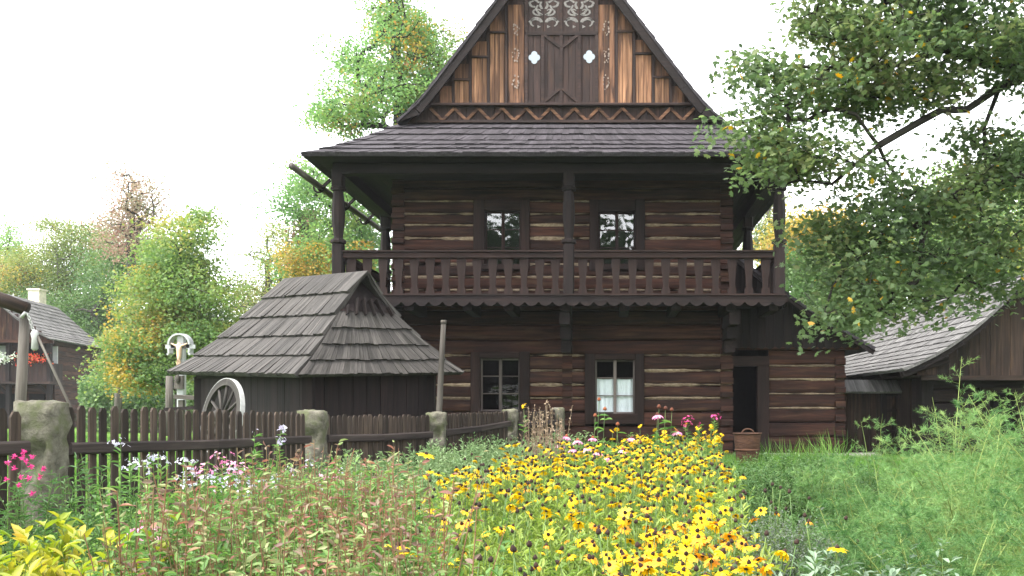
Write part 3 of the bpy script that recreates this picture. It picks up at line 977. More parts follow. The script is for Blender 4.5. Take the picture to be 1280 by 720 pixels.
# double loft door with frame
mb = MB()
for i in range(10):
    a = 658 + (746 - 658) * i / 10; b = 658 + (746 - 658) * (i + 1) / 10
    plank(mb, gx(a), gx(b) - .005, gzz(129), gzz(43), YG - .018 + random.uniform(-.003, .003), .05)
for i in range(4):
    a = 658 + 88 * i / 4; b = a + 22
    plank(mb, gx(a), gx(b) - .006, gzz(42), gzz(-32), YG - .022, .05)
loft = mb.build('loft_door', M['gable_dark'], house)
mb = MB()
def bar(x0, y0, x1, y1, w=.055, yf=YG - .045):
    p = (gx(x0), gzz(y0)); q = (gx(x1), gzz(y1))
    dx, dz = q[0] - p[0], q[1] - p[1]; l = math.hypot(dx, dz); nx, nz = -dz / l * w / 2, dx / l * w / 2
    poly = [(HX + p[0] - nx, p[1] - nz), (HX + q[0] - nx, q[1] - nz), (HX + q[0] + nx, q[1] + nz), (HX + p[0] + nx, p[1] + nz)]
    mb.prism(poly, xz(yf + random.uniform(-.002, .002)), 0, .035, grain='u', rnd=random.uniform(.3, .9))
bar(657, 42.5, 747, 42.5, .07); 
for x in (658, 678.5, 701.5, 724, 746): bar(x, 44.5, x, 129, .06, YG - .042)
bar(680.5, 45, 700, 60, .05, YG - .046); bar(722, 45, 703, 60, .05, YG - .046)
bar(680.5, 128, 700, 112, .05, YG - .046); bar(722, 128, 703, 112, .05, YG - .046)
bar(701.5, 41, 701.5, -30, .05); bar(658, 41, 658, -30, .06); bar(746, 41, 746, -30, .06)
mb.build('door_batten', M['gable_dark'], loft)
# quatrefoil openings, pale inside
def quatre(px, py):
    mb = MB()
    cx, cz = HX + gx(px), gzz(py); r = .068
    pts = []
    for k in range(4):
        a0 = k * PI / 2
        for i in range(9):
            t = a0 - PI * .5 + PI * i / 8
            pts.append((cx + .052 * math.cos(a0) + r * .85 * math.cos(t), cz + .062 * math.sin(a0) + r * .85 * math.sin(t)))
    mb.prism(pts, xz(YG - .024), 0, .012)
    mb.build('quatrefoil', M['pane_pale'], loft)
quatre(668, 72.5); quatre(736.5, 71.5)
# painted scroll ornament: soft leaf curls in pale paint on the upper panel
def scroll(cx, cy, sx):
    mb = MB()
    def curve(pts, w0):
        P = []
        for k in range(len(pts)): P.append(pts[k])
        for i in range(len(P) - 1):
            p, q = P[i], P[i + 1]
            dx, dy = q[0] - p[0], q[1] - p[1]; l = max(1e-6, math.hypot(dx, dy))
            w = w0 * (1 - .6 * i / len(P)); nx, ny = -dy / l * w, dx / l * w
            poly = [(p[0] - nx, p[1] - ny), (q[0] - nx, q[1] - ny), (q[0] + nx, q[1] + ny), (p[0] + nx, p[1] + ny)]
            poly = [(HX + gx(cx + sx * a * 1.75), gzz(cy + b * 1.12)) for a, b in poly]
            mb.prism(poly[::-1] if sx > 0 else poly, xz(YG - .026 - .0004 * (i % 3)), 0, .004)
    curve([(1.5 + 7 * (1 - math.cos(t)) * .55, 13 - 5 * math.sin(t)) for t in [PI * k / 9 * 1.35 for k in range(10)]], 1.1)
    curve([(4 + 4.5 * math.cos(t) * (1 - .06 * k), 1 + 4.5 * math.sin(t) * (1 - .06 * k)) for k, t in enumerate([2.2 - .55 * j for j in range(10)])], .9)
    curve([(2, 11), (5, 9), (8, 10), (10, 13)], 1.4)
    curve([(1, 5), (3.5, 2.5), (5.5, -2), (4, -6)], 1.0)
    curve([(6, -4), (9, -5), (10, -9), (7, -11)], 1.0)
    curve([(1, -2), (2.5, -6), (1.5, -10)], .9)
    curve([(3, -9), (6, -12), (9, -16), (8, -20)], .9)
    mb.build('painted_ornament', M['pattern_white'], loft)
for cx in (680, 724):
    scroll(cx - .5, 14, -1); scroll(cx + .5, 14, 1)
for (x, y) in ((674, 34), (686, 34), (718, 34), (730, 34)):
    mb = MB()
    a = [(x - 2, y - 2), (x + 2, y), (x - 2, y + 2)]
    mb.prism([(HX + gx(u), gzz(v)) for u, v in a][::-1], xz(YG - .026), 0, .004)
    mb.build('painted_ornament', M['pattern_white'], loft)
mb = MB()
for px in (645, 758):
    for py in (36, 70, 104):
        for k in range(11):
            t = k * 2.4; r_ = .035 + .055 * random.random()
            cx = HX + gx(px) + r_ * math.cos(t) * .8; cz = gzz(py) + r_ * math.sin(t) * 1.7; s_ = random.uniform(.010, .02)
            P = [(cx + s_ * math.cos(j * PI / 3), cz + s_ * 1.3 * math.sin(j * PI / 3)) for j in range(6)]
            mb.prism(P, xz(YG - .0165 - .0006 * k), 0, .004)
mb.build('painted_ornament', plain('faded_ornament', (.17, .13, .11), rough=.85, vary=.5, scale=25), house)

# wooden gutter under the left eave
mb = MB()
g0 = Vector((wx(364, 14.95), 14.95, wz(207, 14.95))); g1 = Vector((-5.5, 21.5, 5.82))
mb.tube([g0, g0.lerp(g1, .33) + Vector((0, 0, -.02)), g0.lerp(g1, .66), g1], [.055, .06, .06, .06], n=8)
gut = mb.build('gutter', M['grey_wood'], house)
for t in (.24, .5, .75):
    mb = MB(); p = g0.lerp(g1, t)
    mb.beam(p + Vector((-.02, 0, -.09)), p + Vector((.2, 0, .12)), .05, .05)
    mb.tube([p + Vector((-.02 + .1 * math.cos(a), .01, -.02 + .1 * math.sin(a))) for a in [PI * (.8 + .2 * k) for k in range(7)]], .02, n=5)
    mb.build('gutter_hook', M['dark'], gut)

# side annexe with doorway
YA = 17.6
ax0 = XR; ax1 = wx(1056, YA)
mb = MB()
dx0, dx1 = wx(911, YA), wx(961, YA)
seA = [wz(y, YA) for y in (546, 528, 510, 492, 474, 457)]
log_wall(mb, ax0 - .2, ax1, H0 + .06, wz(437, YA), seA, [(ax0 - .3, dx1, 0, 9)], YA, {0: .012, 1: .02, 2: .035, 3: .03, 4: .035, 5: .04})
zA = [H0 + .06] + seA + [wz(437, YA)]
zh = []
for i in range(len(zA) - 1): zh += [zA[i], (zA[i] + zA[i + 1]) / 2]
log_ends(mb, ax1 - .1, .2, zh, YA, .08)
mb.box((ax1 - .1, YA + 3.2, 1.6), (.2, 6.0, 2.2))
mb.box(((ax0 + ax1) / 2, YA - .02, wz(437, YA) + .08), (ax1 - ax0 + .5, .26, .17), bev=.02)
mb.build('annexe_wall', [M['log'], M['chink']], house)
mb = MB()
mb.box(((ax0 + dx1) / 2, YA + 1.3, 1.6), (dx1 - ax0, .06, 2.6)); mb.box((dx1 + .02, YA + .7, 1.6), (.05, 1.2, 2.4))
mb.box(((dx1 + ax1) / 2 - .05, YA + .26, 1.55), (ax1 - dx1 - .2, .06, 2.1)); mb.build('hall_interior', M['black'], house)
mb = MB()
mb.box(((wx(946, YA) + dx1) / 2, YA + .03, 1.5), (dx1 - wx(946, YA), .16, wz(450, YA) - .4), bev=.01)
mb.box(((ax0 + dx1) / 2, YA + .03, wz(451.5, YA)), (dx1 - ax0, .18, .2), bev=.01)
fr = mb.build('door_frame', M['rail'], house)
mb = MB()
mb.beam((ax0 + .05, YA + .12, .62), (ax0 + .05, YA + .12, wz(457, YA)), .05, .06)
for i in range(5):
    mb.box((ax0 + .1, YA + .25 + .16 * i, 1.5), (.04, .155, 1.75))
mb.build('door', M['dark'], house)
mb = MB()
mb.box(((ax0 + ax1) / 2 + .3, YA - .02, H0 + .02), (ax1 - ax0 + .7, .5, .16), bev=.03)
mb.build('stone_sill', M['slab'], house)
# annexe gable boards and roof
aprof = [(5.2, 2.66), (4.75, 2.93), (4.15, 3.27), (3.5, 3.72), (2.4, 4.55), (1.2, 5.4)]
def arz(x):
    for i in range(len(aprof) - 1):
        (x0, z0), (x1, z1) = aprof[i], aprof[i + 1]
        if x1 <= x <= x0: return z0 + (z1 - z0) * (x0 - x) / (x0 - x1)
    return aprof[0][1]
mb = MB()
x = ax0 - .05
while x < 4.9:
    w = random.uniform(.13, .19)
    zb = wz(434, YA) + random.uniform(-.01, .01)
    P = [(x, zb), (x + w / 2, zb - .05), (x + w - .006, zb), (x + w - .006, arz(x + w) - .05), (x, arz(x) - .05)]
    if P[3][1] > zb + .03: mb.prism(P, xz(YA - .17 + random.uniform(0, .012)), 0, .03)
    x += w
zb = wz(434, YA) + .02
mb.prism([(ax0 - .3, zb), (4.85, zb), (4.85, arz(4.85) - .06), (ax0 - .3, arz(ax0) - .08)], xz(YA - .12), 0, .03)
mb.build('annexe_gable', M['dark'], house)
mb = MB()
shingles(mb, [(x_, 17.15, z_) for x_, z_ in aprof], [(x_, 24.0, z_) for x_, z_ in aprof], 17, .15, .03)
mb.build('annexe_roof', M['shingle'], house)
mb = MB()
for i in range(len(aprof) - 1):
    (x0, z0), (x1, z1) = aprof[i], aprof[i + 1]
    mb.beam((x0, 17.2, z0 - .07), (x1, 17.2, z1 - .07), .05, .1)
mb.build('barge_board', M['dark'], house)
# ------------------------------------------------------------------ small shed with hipped shingle roof
SA = Vector((-3.99, 11.3, 0)); SB = Vector((-2.18, 13.2, 0)); SD = Vector((-.73, .683, 0)).normalized(); SL = 4.19
SB2 = SB + SD * SL; SC_ = SA + SD * SL
def Z(p, z): return Vector((p.x, p.y, z))
shed = empty('garden_shed', Z((SA + SB2) / 2, .48), 'small board shed under a steep hipped shingle roof behind the picket fence', 'shed')
mid = (SA + SB) / 2
R0 = Z(mid + SD * .72, 3.46); R1 = Z(mid + SD * 2.95, 3.6)
ez = lambda k: [1.93, 2.0, 2.05, 2.05][k]
A_, B_, C_, D_ = Z(SA, 1.91), Z(SB, 2.02), Z(SC_, 2.06), Z(SB2, 2.05)
def flare(lo, hi, k=.14, n=6):
    pts = []
    for i in range(n + 1):
        t = i / n
        p = lo.lerp(hi, t); p.z -= k * 4 * t * (1 - t) * (.9 - .3 * t)
        pts.append(p)
    return pts
G0 = A_.lerp(R0, .72); G1 = B_.lerp(R0, .72)
mb = MB()
RIDGE_OUT = Z(mid + SD * .47, 3.46)
def hipL(lo):
    f = flare(lo, R0)
    return f
hA = flare(A_, R0); hB = flare(B_, R0)
lineA = [p for p in hA[:5]] + [RIDGE_OUT.lerp(hA[5], .55), RIDGE_OUT]
lineB = [p for p in hB[:5]] + [RIDGE_OUT.lerp(hB[5], .55), RIDGE_OUT]
shingles(mb, flare(C_, R1), lineA, 5, .085, .05, jit=.02, over=.22)
shingles(mb, lineB, flare(D_, R1), 5, .085, .05, jit=.02, over=.22)
cut = 5
shingles(mb, hA[:cut], hB[:cut], 4, .07, .045, jit=.02, over=.18)
shingles(mb, flare(D_, R1), flare(C_, R1), 5, .1, .04, jit=.02, over=.2)
# hip caps
for (line, o) in ((hA[:5], 1),):
    pass
mb.build('roof', M['shingle_grey'], shed)
mb = MB()
ga, gb = hA[4], hB[4]
gd = (SD * .04)
P = [ga - SD * .02, gb - SD * .02, R0 + SD * .12]
nrm = Vector((-.03, -.03, 0))
mb.add([p for p in P] + [p + SD * .05 for p in P], [[0, 1, 2], [5, 4, 3], [0, 3, 4, 1], [1, 4, 5, 2], [2, 5, 3, 0]], [(p.z, p.x, p.y) for p in P] * 2)
for i in range(6):
    t = (i + .5) / 6
    a = ga.lerp(gb, t); b = a.lerp(R0, .30 if i in (1, 2, 3, 4) else .12)
    mb.beam(a - SD * .05 + Vector((0, 0, -.06)), b - SD * .03, .12, .02, up=(-.7, -.7, 0))
mb.build('gablet', M['dark'], shed)
mb = MB()
ins = .34
ab = (SB - SA).normalized()
w0 = SA + ab * ins + SD * ins; w1 = SB - ab * ins + SD * ins; w2 = SB2 - ab * ins - SD * ins; w3 = SC_ + ab * ins - SD * ins
for (p, q) in ((w0, w1), (w1, w2), (w2, w3), (w3, w0)):
    L_ = (q - p).length; n = int(L_ / .2); d = (q - p) / L_
    for i in range(n):
        a = p + d * (L_ * i / n); b = p + d * (L_ * (i + 1) / n - .008)
        c = (a + b) / 2; c = Vector((c.x, c.y, 1.25))
        nn = Vector((d.y, -d.x, 0))
        R = Matrix((d, nn, Vector((0, 0, 1)))).transposed()
        mb.box(c + nn * random.uniform(0, .01), ((b - a).length, .04, 1.65), R)
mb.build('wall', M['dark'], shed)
mb = MB()
for (p, q) in ((w0, w1), (w1, w2), (w2, w3), (w3, w0)):
    mb.beam(Z(p, 2.03), Z(q, 2.03), .14, .12)
for p in (w0, w1, w2, w3): mb.box(Z(p, 1.2), (.14, .14, 1.6))
mb.build('timber_frame', M['dark'], shed)

# cart wheel leaning on the shed
wc = at(278, 521, 11.9)
wheel = empty('cart_wheel', (wc.x, wc.y, wc.z - .52), 'grey wooden spoked cart wheel leaning on the shed wall', 'wheel')
wa = Vector((-.62, -.74, .16)).normalized()
wu = Vector((0, 0, 1)); wu = (wu - wa * wu.dot(wa)).normalized(); wv = wa.cross(wu)
def ring(mb, c, ax, u, v, r0, r1, t, n=40, mi=0):
    vs = []; gs = []
    for k in range(n):
        a = 2 * PI * k / n; d = u * math.cos(a) + v * math.sin(a)
        for (r, tt) in ((r0, -t), (r1, -t), (r1, t), (r0, t)):
            vs.append(c + d * r + ax * tt); gs.append((a * r1, r, tt))
    fs = []
    for k in range(n):
        j = (k + 1) % n
        for q in range(4):
            fs.append([k * 4 + q, j * 4 + q, j * 4 + (q + 1) % 4, k * 4 + (q + 1) % 4])
    mb.add(vs, fs, gs, mi)
mb = MB(); ring(mb, wc, wa, wu, wv, .43, .52, .035); mb.build('rim', M['wheel'], wheel)
mb = MB(); ring(mb, wc, wa, wu, wv, .5205, .53, .032); mb.build('tyre', M['iron'], wheel)
RW = Matrix((wu, wv, wa)).transposed()
mb = MB(); mb.lathe([(.05, -.13), (.08, -.1), (.09, 0), (.08, .1), (.05, .13)], wc, 12, R=RW); mb.build('hub', M['wheel'], wheel)
for k in range(12):
    a = 2 * PI * k / 12; d = wu * math.cos(a) + wv * math.sin(a)
    mb = MB(); mb.tube([wc + d * .07, wc + d * .26, wc + d * .44], [.026, .019, .02], n=6); mb.build('spoke', M['wheel'], wheel)

# leaning pole
p0 = at(545.5, 560, 12.35); p1 = at(554.5, 402, 12.35)
pz = MB(); pz.tube([p0, p0.lerp(p1, .35) + Vector((.008, 0, 0)), p0.lerp(p1, .7), p1], [.045, .044, .04, .036], n=9)
po = empty('wooden_pole', (p0.x, p0.y, p0.z), 'tall grey weathered pole standing by the third stone fence post', 'pole')
pz.build('shaft', M['grey_wood'], po)
mb = MB(); mb.tube([p1 + Vector((0, 0, -.03)), p1 + Vector((0, 0, .02))], [.044, .04], n=9); mb.build('end_cap', M['grey_wood'], po)

# ------------------------------------------------------------------ picket fence with stone posts
def rough_post(px, py, Y, w, label, d=None, seed=0):
    x = wx(px, Y); zt = wz(py, Y); zb = gz(x, Y) - .1
    d = d or w * .72
    H = zt - zb
    nx, nz = 9, 22
    vs = []; fs = []; gs = []
    def P(u, v, h):
        """u,v in -1..1 on the box section, h 0..1"""
        z = zb + H * h
        head = 1.08 if h > .83 else 1.0
        if .78 < h < .83: head = .95
        k = 1 - .05 * h
        e = 1.0
        r = (abs(u) ** 8 + abs(v) ** 8) ** (1 / 8.)
        p = Vector((x + u * w / 2 * head * k / max(r, 1) , Y + v * d / 2 * head * k / max(r, 1), z))
        n1 = mnoise.noise_vector(Vector((p.x * 5 + seed * 9, p.y * 5, p.z * 5))) * .02 * (w / .4) + mnoise.noise_vector(Vector((p.x * 17 + seed, p.y * 17, p.z * 17))) * .03
        return p + n1
    # ring section
    sec = []
    m = 6
    for i in range(m): sec.append((-1 + 2 * i / m, -1))
    for i in range(m): sec.append((1, -1 + 2 * i / m))
    for i in range(m): sec.append((1 - 2 * i / m, 1))
    for i in range(m): sec.append((-1, 1 - 2 * i / m))
    n = len(sec)
    for j in range(nz + 1):
        for (u, v) in sec:
            p = P(u, v, j / nz)
            # notch cut for the rail on the garden side
            h = j / nz
            if .66 < h < .80 and v < -.9 and -.75 < u < .35: p.y += .07
            vs.append(p)
    for j in range(nz):
        for i in range(n):
            fs.append([j * n + i, j * n + (i + 1) % n, (j + 1) * n + (i + 1) % n, (j + 1) * n + i])
    # rounded top
    for s_, dz in ((.8, .012), (.4, .02)):
        b = len(vs)
        for (u, v) in sec:
            p = P(u * s_, v * s_, 1.0); p.z += dz; vs.append(p)
        for i in range(n):
            fs.append([b - n + i, b - n + (i + 1) % n, b + (i + 1) % n, b + i])
    fs.append([len(vs) - n + i for i in range(n)])
    mb = MB(); mb.add(vs, fs, [tuple(v) for v in vs], 0, None, True)
    o = mb.build('stone_post', M['stone'])
    tag(o, label, 'stone post', 'stone posts of the picket fence')
    return x, Y, zt
FP = []
FP.append(rough_post(52, 505, 6.5, .31, 'broad mossy stone post nearest the left edge of the garden', seed=1))
FP.append(rough_post(391, 515, 10.7, .31, 'stone fence post in front of the small shed wall', seed=2))
FP.append(rough_post(545, 517, 12.3, .27, 'grey stone fence post below the tall leaning pole', seed=3))
FP.append(rough_post(638, 513.5, 14.3, .235, 'small stone fence post under the lower left house window', seed=4))
FP.append(rough_post(697, 511, 15.6, .24, 'last stone fence post beside the dry flower stalks', seed=5))

def fence(P, Q, zt0, zt1, zr0, zr1, pitch, pw, label, bottom=.12):
    P = Vector((P[0], P[1], 0)); Q = Vector((Q[0], Q[1], 0))
    c = (P + Q) / 2
    root = empty('picket_fence', (c.x, c.y, gz(c.x, c.y)), label, 'fence', 'picket fence sections')
    d = (Q - P); L_ = d.length; d /= L_
    nn = Vector((d.y, -d.x, 0))            # garden side
    if nn.x < 0: nn = -nn
    n = int(L_ / pitch)
    mb = MB()
    for i in range(n):
        t = (i + .5) / n
        p = P.lerp(Q, t) + d * random.uniform(-.006, .006)
        zt = zt0 + (zt1 - zt0) * t + random.uniform(-.018, .012)
        zb = gz(p.x, p.y) + bottom * random.uniform(.7, 1.1)
        w = pw * random.uniform(.88, 1.06) / 2
        tilt = random.uniform(-.012, .012)
        poly = [(-w, zb), (w, zb), (w, zt - w * .9), (w * .45, zt), (-w * .45, zt), (-w, zt - w * .9)]
        fn = lambda u, v, tt, p=p, tl=tilt, z=zt: p + d * (u + tl * (v - 1)) + nn * tt + Vector((0, 0, v))
        mb.prism(poly, fn, .0, .018)
    mb.build('picket', M['picket'], root).name = 'pickets'
    for (a, b, s_) in ((zr0, zr1, .058), (zr0 - .62, zr1 - .62, .058)):
        mb = MB()
        pts = [Z(P, a) + nn * s_, Z(P.lerp(Q, .5), (a + b) / 2 - .015) + nn * (s_ + .004), Z(Q, b) + nn * s_]
        mb.beam(pts[0], pts[1], .06, .095, bev=.015, rnd=.5); mb.beam(pts[1] - (pts[1] - pts[0]).normalized() * .0, pts[2], .0605, .096, bev=.015, rnd=.5)
        mb.build('rail', M['rail_dark'], root)
    return root
P = [Vector((a, b, 0)) for a, b, c in FP]
def toward(a, b, k):
    return a + (b - a).normalized() * k
Pm1 = Vector((-4.75, 2.6, 0))
fence(toward(Pm1, P[0], 0), toward(P[0], Pm1, .2), 1.52, 1.49, 1.24, 1.22, .12, .095, 'dark picket fence section left of the broad mossy post')
fence(toward(P[0], P[1], .2), toward(P[1], P[0], .2), 1.515, 1.45, 1.19, 1.125, .122, .08, 'dark picket fence section with gaps between the two largest stone posts')
fence(toward(P[1], P[2], .17), toward(P[2], P[1], .13), 1.415, 1.405, 1.125, 1.13, .078, .068, 'close set picket fence section in front of the small shed')
fence(toward(P[2], P[3], .14), toward(P[3], P[2], .12), 1.42, 1.455, 1.15, 1.25, .075, .066, 'picket fence section right of the leaning pole')
fence(toward(P[3], P[4], .12), toward(P[4], P[3], .1), 1.44, 1.465, 1.22, 1.25, .075, .066, 'short last picket fence section below the lower windows')

# ------------------------------------------------------------------ wicker basket by the doorway
bx, by = wx(934, 14.6), 14.6
bz = wz(584, by)
basket = empty('wicker_basket', (bx, by, bz), 'tall brown wicker basket with a hoop handle by the doorway', 'basket')
mb = MB()
H_ = .56; n = 40
vs = []; gs = []; fs = []
rows = 34
for j in range(rows + 1):
    t = j / rows
    r = .165 + .06 * t + (.008 if j in (rows, 0) else 0)
    for k in range(n):
        a = 2 * PI * k / n
        rr = r + .007 * math.sin(k * PI + j * PI) + .004 * random.random()
        vs.append(Vector((bx + rr * math.cos(a), by + rr * math.sin(a), bz + H_ * t))); gs.append((a * r, H_ * t, r))
for j in range(rows):
    for k in range(n):
        fs.append([j * n + k, j * n + (k + 1) % n, (j + 1) * n + (k + 1) % n, (j + 1) * n + k])
b0 = len(vs)
for j in range(2):
    for k in range(n):
        a = 2 * PI * k / n; r = .215 - .04 * j
        vs.append(Vector((bx + r * math.cos(a), by + r * math.sin(a), bz + H_ - j * .4))); gs.append((a, j, 0))
for k in range(n):
    fs.append([rows * n + k, rows * n + (k + 1) % n, b0 + (k + 1) % n, b0 + k]); fs.append([b0 + k, b0 + (k + 1) % n, b0 + n + (k + 1) % n, b0 + n + k])
fs.append([b0 + n + k for k in range(n)])
mb.add(vs, fs, gs)
mb.build('body', M['wicker'], basket)
mb = MB(); mb.tube([Vector((bx + .1 * math.cos(a) - .02, by - .19, bz + H_ + .085 * math.sin(a) - .005)) for a in [PI * k / 10 for k in range(11)]], .014, n=6); mb.build('handle', M['wicker'], basket)
for (z, r) in ((H_, .232), (H_ * .52, .2), (.02, .172)):
    mb = MB()
    mb.tube([Vector((bx + r * math.cos(2 * PI * k / 24), by + r * math.sin(2 * PI * k / 24), bz + z)) for k in range(25)], .013, n=6)
    mb.build('hoop', M['wicker'], basket)
mb = MB(); mb.box((wx(948, 14.8), 14.75, bz - .04), (1.1, .9, .08), bev=.02); tag(mb.build('stone_step', M['slab']), 'flat stone step slab under the wicker basket', 'step')

# ------------------------------------------------------------------ barn on the right
YB2 = 16.0
barn = empty('wooden_barn', (7.9, 19, .5), 'brown board barn with a sagging pale shingle roof on the right', 'barn')
bprof = [(wx(1130, YB2), wz(462, YB2)), (wx(1155, YB2), wz(451, YB2)), (wx(1180, YB2), wz(438, YB2)), (wx(1205, YB2), wz(421, YB2)), (wx(1230, YB2), wz(401, YB2)),
         (wx(1255, YB2), wz(378, YB2)), (wx(1281, YB2), wz(348, YB2)), (7.9, 4.06)]
mb = MB()
shingles(mb, [(x, YB2 + 9, z) for x, z in bprof], [(x, YB2, z) for x, z in bprof], 14, .15, .03, jit=.012)
rp = [(15.8 - x, z) for x, z in bprof]
shingles(mb, [(x, YB2, z) for x, z in rp], [(x, YB2 + 9, z) for x, z in rp], 14, .2, .03)
mb.build('roof', M['shingle_pale'], barn)
def brz(x):
    if x > 7.9: x = 15.8 - x
    for i in range(len(bprof) - 1):
        (x0, z0), (x1, z1) = bprof[i], bprof[i + 1]
        if x0 <= x <= x1: return z0 + (z1 - z0) * (x - x0) / (x1 - x0)
    return bprof[0][1]
mb = MB()
x = 5.75
zb = wz(471, 16.35)
while x < 10.05:
    w = random.uniform(.15, .24)
    P_ = [(x, zb), (x + w - .006, zb)]
    if x < 7.9 < x + w: P_ += [(x + w - .006, brz(x + w) - .06), (7.9, brz(7.9) - .06), (x, brz(x) - .06)]
    else: P_ += [(x + w - .006, brz(x + w) - .06), (x, brz(x) - .06)]
    if P_[2][1] > zb + .02 and P_[-1][1] > zb + .02: mb.prism(P_, xz(16.35 + random.uniform(0, .012)), 0, .03)
    x += w
mb.beam((5.8, 16.33, zb - .02), (10.05, 16.33, zb - .02), .1, .09)
mb.build('gable_boards', M['barn_board'], barn)
mb = MB()
log_wall(mb, 6.05, 9.7, .5, 2.1, [.78, 1.05, 1.32, 1.6, 1.86], [(wx(1234, 16.9), wx(1272, 16.9), .9, 1.78)], 16.9, {1: .02, 3: .02})
mb.box((6.15, 20.8, 1.3), (.2, 7.6, 1.7)); mb.box((9.6, 20.8, 1.3), (.2, 7.6, 1.7)); mb.box((7.85, 24.6, 1.3), (3.6, .2, 1.7))
mb.box((6.1, 16.95, 1.3), (.22, .3, 1.65))
mb.build('log_wall', [M['dark'], M['chink']], barn)
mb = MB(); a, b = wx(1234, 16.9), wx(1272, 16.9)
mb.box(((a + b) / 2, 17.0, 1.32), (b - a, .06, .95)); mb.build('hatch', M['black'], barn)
mb = MB(); mb.box((a - .04, 16.88, 1.34), (.1, .14, 1.0)); mb.box((b + .04, 16.88, 1.34), (.1, .14, 1.0)); mb.box(((a + b) / 2, 16.87, 1.84), (b - a + .3, .14, .1)); mb.build('hatch_frame', M['barn_board'], barn)
mb = MB()
for i in range(len(bprof) - 1):
    (x0, z0), (x1, z1) = bprof[i], bprof[i + 1]
    mb.beam((x0, YB2 + .06, z0 - .085), (x1, YB2 + .06, z1 - .085), .035, .11)
mb.build('barge_board', M['dark'], barn)
mb = MB()
for i in range(7):
    y = 16.3 + i * 1.2
    mb.beam((5.42, y, 2.12), (6.3, y, 2.4), .1, .12)
mb.box((5.9, 20.5, 2.1), (.75, 8.4, .03)); mb.beam((6.1, 16.4, 2.3), (6.1, 24.6, 2.3), .1, .5)
mb.build('rafter_end', M['dark'], barn)
mb = MB()
ys = 17.4
mb.box((6.02, 18.0, 1.35), (.05, 1.0, 1.6)); mb.build('door', M['barn_board'], barn)
mb = MB()
mb.box((7.9, 16.7, .5), (4.0, .8, .16), bev=.04); mb.build('plinth', M['slab'], barn)

# gate between house and barn with a little shingled cap
YG2 = 18.3
gate = empty('board_gate', (wx(1095, YG2), YG2, .5), 'dark board gate under a narrow pale shingle strip between house and barn', 'gate')
ga0, ga1, ga2 = wx(1050, YG2), wx(1104, YG2), wx(1146, YG2)
mb = MB(); shingles(mb, [(ga0, YG2 - .35, wz(490.5, YG2 - .3)), (ga0, YG2 - .02, wz(475, YG2))], [(ga2 - .25, YG2 - .35, wz(490.5, YG2 - .3)), (ga2 - .25, YG2 - .02, wz(475, YG2))], 1, .07, .025); mb.build('roof_strip', M['shingle_pale'], gate)
mb = MB()
x = ga0
while x < ga1 - .02:
    mb.box((x + .075, YG2, 1.15), (.145, .04, 1.3)); x += .15
mb.build('leaf_panel', M['barn_board'], gate)
mb = MB()
x = ga1 + .06
while x < ga2 - .02:
    mb.box((x + .06, YG2 + .02, 1.15), (.115, .04, 1.2)); x += .12
mb.build('leaf_panel', M['grey_wood'] if False else M['barn_board'], gate)
mb = MB()
for x in (ga0, ga1, ga2): mb.box((x, YG2 - .03, 1.2), (.1, .1, 1.5))
mb.beam((ga0, YG2 - .03, 1.86), (ga2, YG2 - .03, 1.86), .09, .1)
mb.build('gate_frame', M['dark'], gate)
mb = MB()
for z in (1.0, 1.45): mb.beam((ga1 + .06, YG2 - .02, z), (ga2 - .06, YG2 - .02, z + .02), .03, .06)
mb.beam((ga1 + .2, YG2 - .035, .8), (ga2 - .25, YG2 - .035, 1.6), .03, .05, up=(0, 1, 0))
mb.build('cross_bar', M['dark'], gate)

# low shed roof seen behind the house annexe
rs = empty('rear_outbuilding', (6.6, 27, .5), 'low outbuilding behind the barn showing only a scalloped pale roof edge', 'outbuilding')
mb = MB(); pa = at(1050, 462, 26); pb = at(1116, 430, 26)
pr = [(pa.x, pa.z), ((pa.x + pb.x) / 2, (pa.z + pb.z) / 2 - .05), (pb.x, pb.z), (pb.x + 2.0, pb.z + 1.3)]
shingles(mb, [(x, 33, z) for x, z in pr], [(x, 26, z) for x, z in pr], 9, .3, .05); mb.build('roof', M['shingle_pale'], rs)
mb = MB(); mb.box((pb.x + .6, 30, 1.2), (3.4, 6.5, 1.6)); mb.build('wall', M['dark'], rs)

# ------------------------------------------------------------------ left cottage with gallery
cot = empty('village_cottage', (-30, 45, .5), 'two storey dark log cottage with a gallery and pale chimney at the left edge', 'cottage')
E = at(144, 439, 50)
u = Vector((-.2, 1, 0)).normalized(); v = Vector((-1, -.2, 0)).normalized()
EZ2 = 4.75
def cp(a, b, z): 
    """a along the ridge from the back eave corner toward the viewer, b to the left"""
    p = E - u * a + v * b
    return Vector((p.x, p.y, z))
HW = 3.0; Lc = 8.6; RZ2 = 7.15
mb = MB()
cpr = [(0, EZ2), (.8, EZ2 + .42), (1.6, EZ2 + 1.05), (HW, RZ2)]
shingles(mb, [cp(Lc, b, z) for b, z in cpr], [cp(0, b, z) for b, z in cpr], 12, .22, .04)
shingles(mb, [cp(0, 2 * HW - b, z) for b, z in cpr], [cp(Lc, 2 * HW - b, z) for b, z in cpr], 12, .4, .04)
mb.build('roof', M['shingle_pale'], cot)
def cwall(mb, a0, b0, a1, b1, z0, z1, step, mi=0, th=.15, vert=False):
    p = cp(a0, b0, 0); q = cp(a1, b1, 0)
    if vert:
        n = int((q - p).length / step)
        for i in range(n):
            s_ = p.lerp(q, i / n); e = p.lerp(q, (i + .95) / n)
            mb.beam(Z(s_, (z0 + z1) / 2), Z(e, (z0 + z1) / 2), th, z1 - z0)
    else:
        z = z0
        while z < z1 - .05:
            mb.beam(Z(p, z + step / 2), Z(q, z + step / 2), th, step - .02, rnd=random.random()); z += step
mb = MB()
cwall(mb, .6, .6, 6.8, .6, .5, 4.9, .24)
cwall(mb, 6.8, .6, 6.8, 5.4, .5, 4.9, .24)
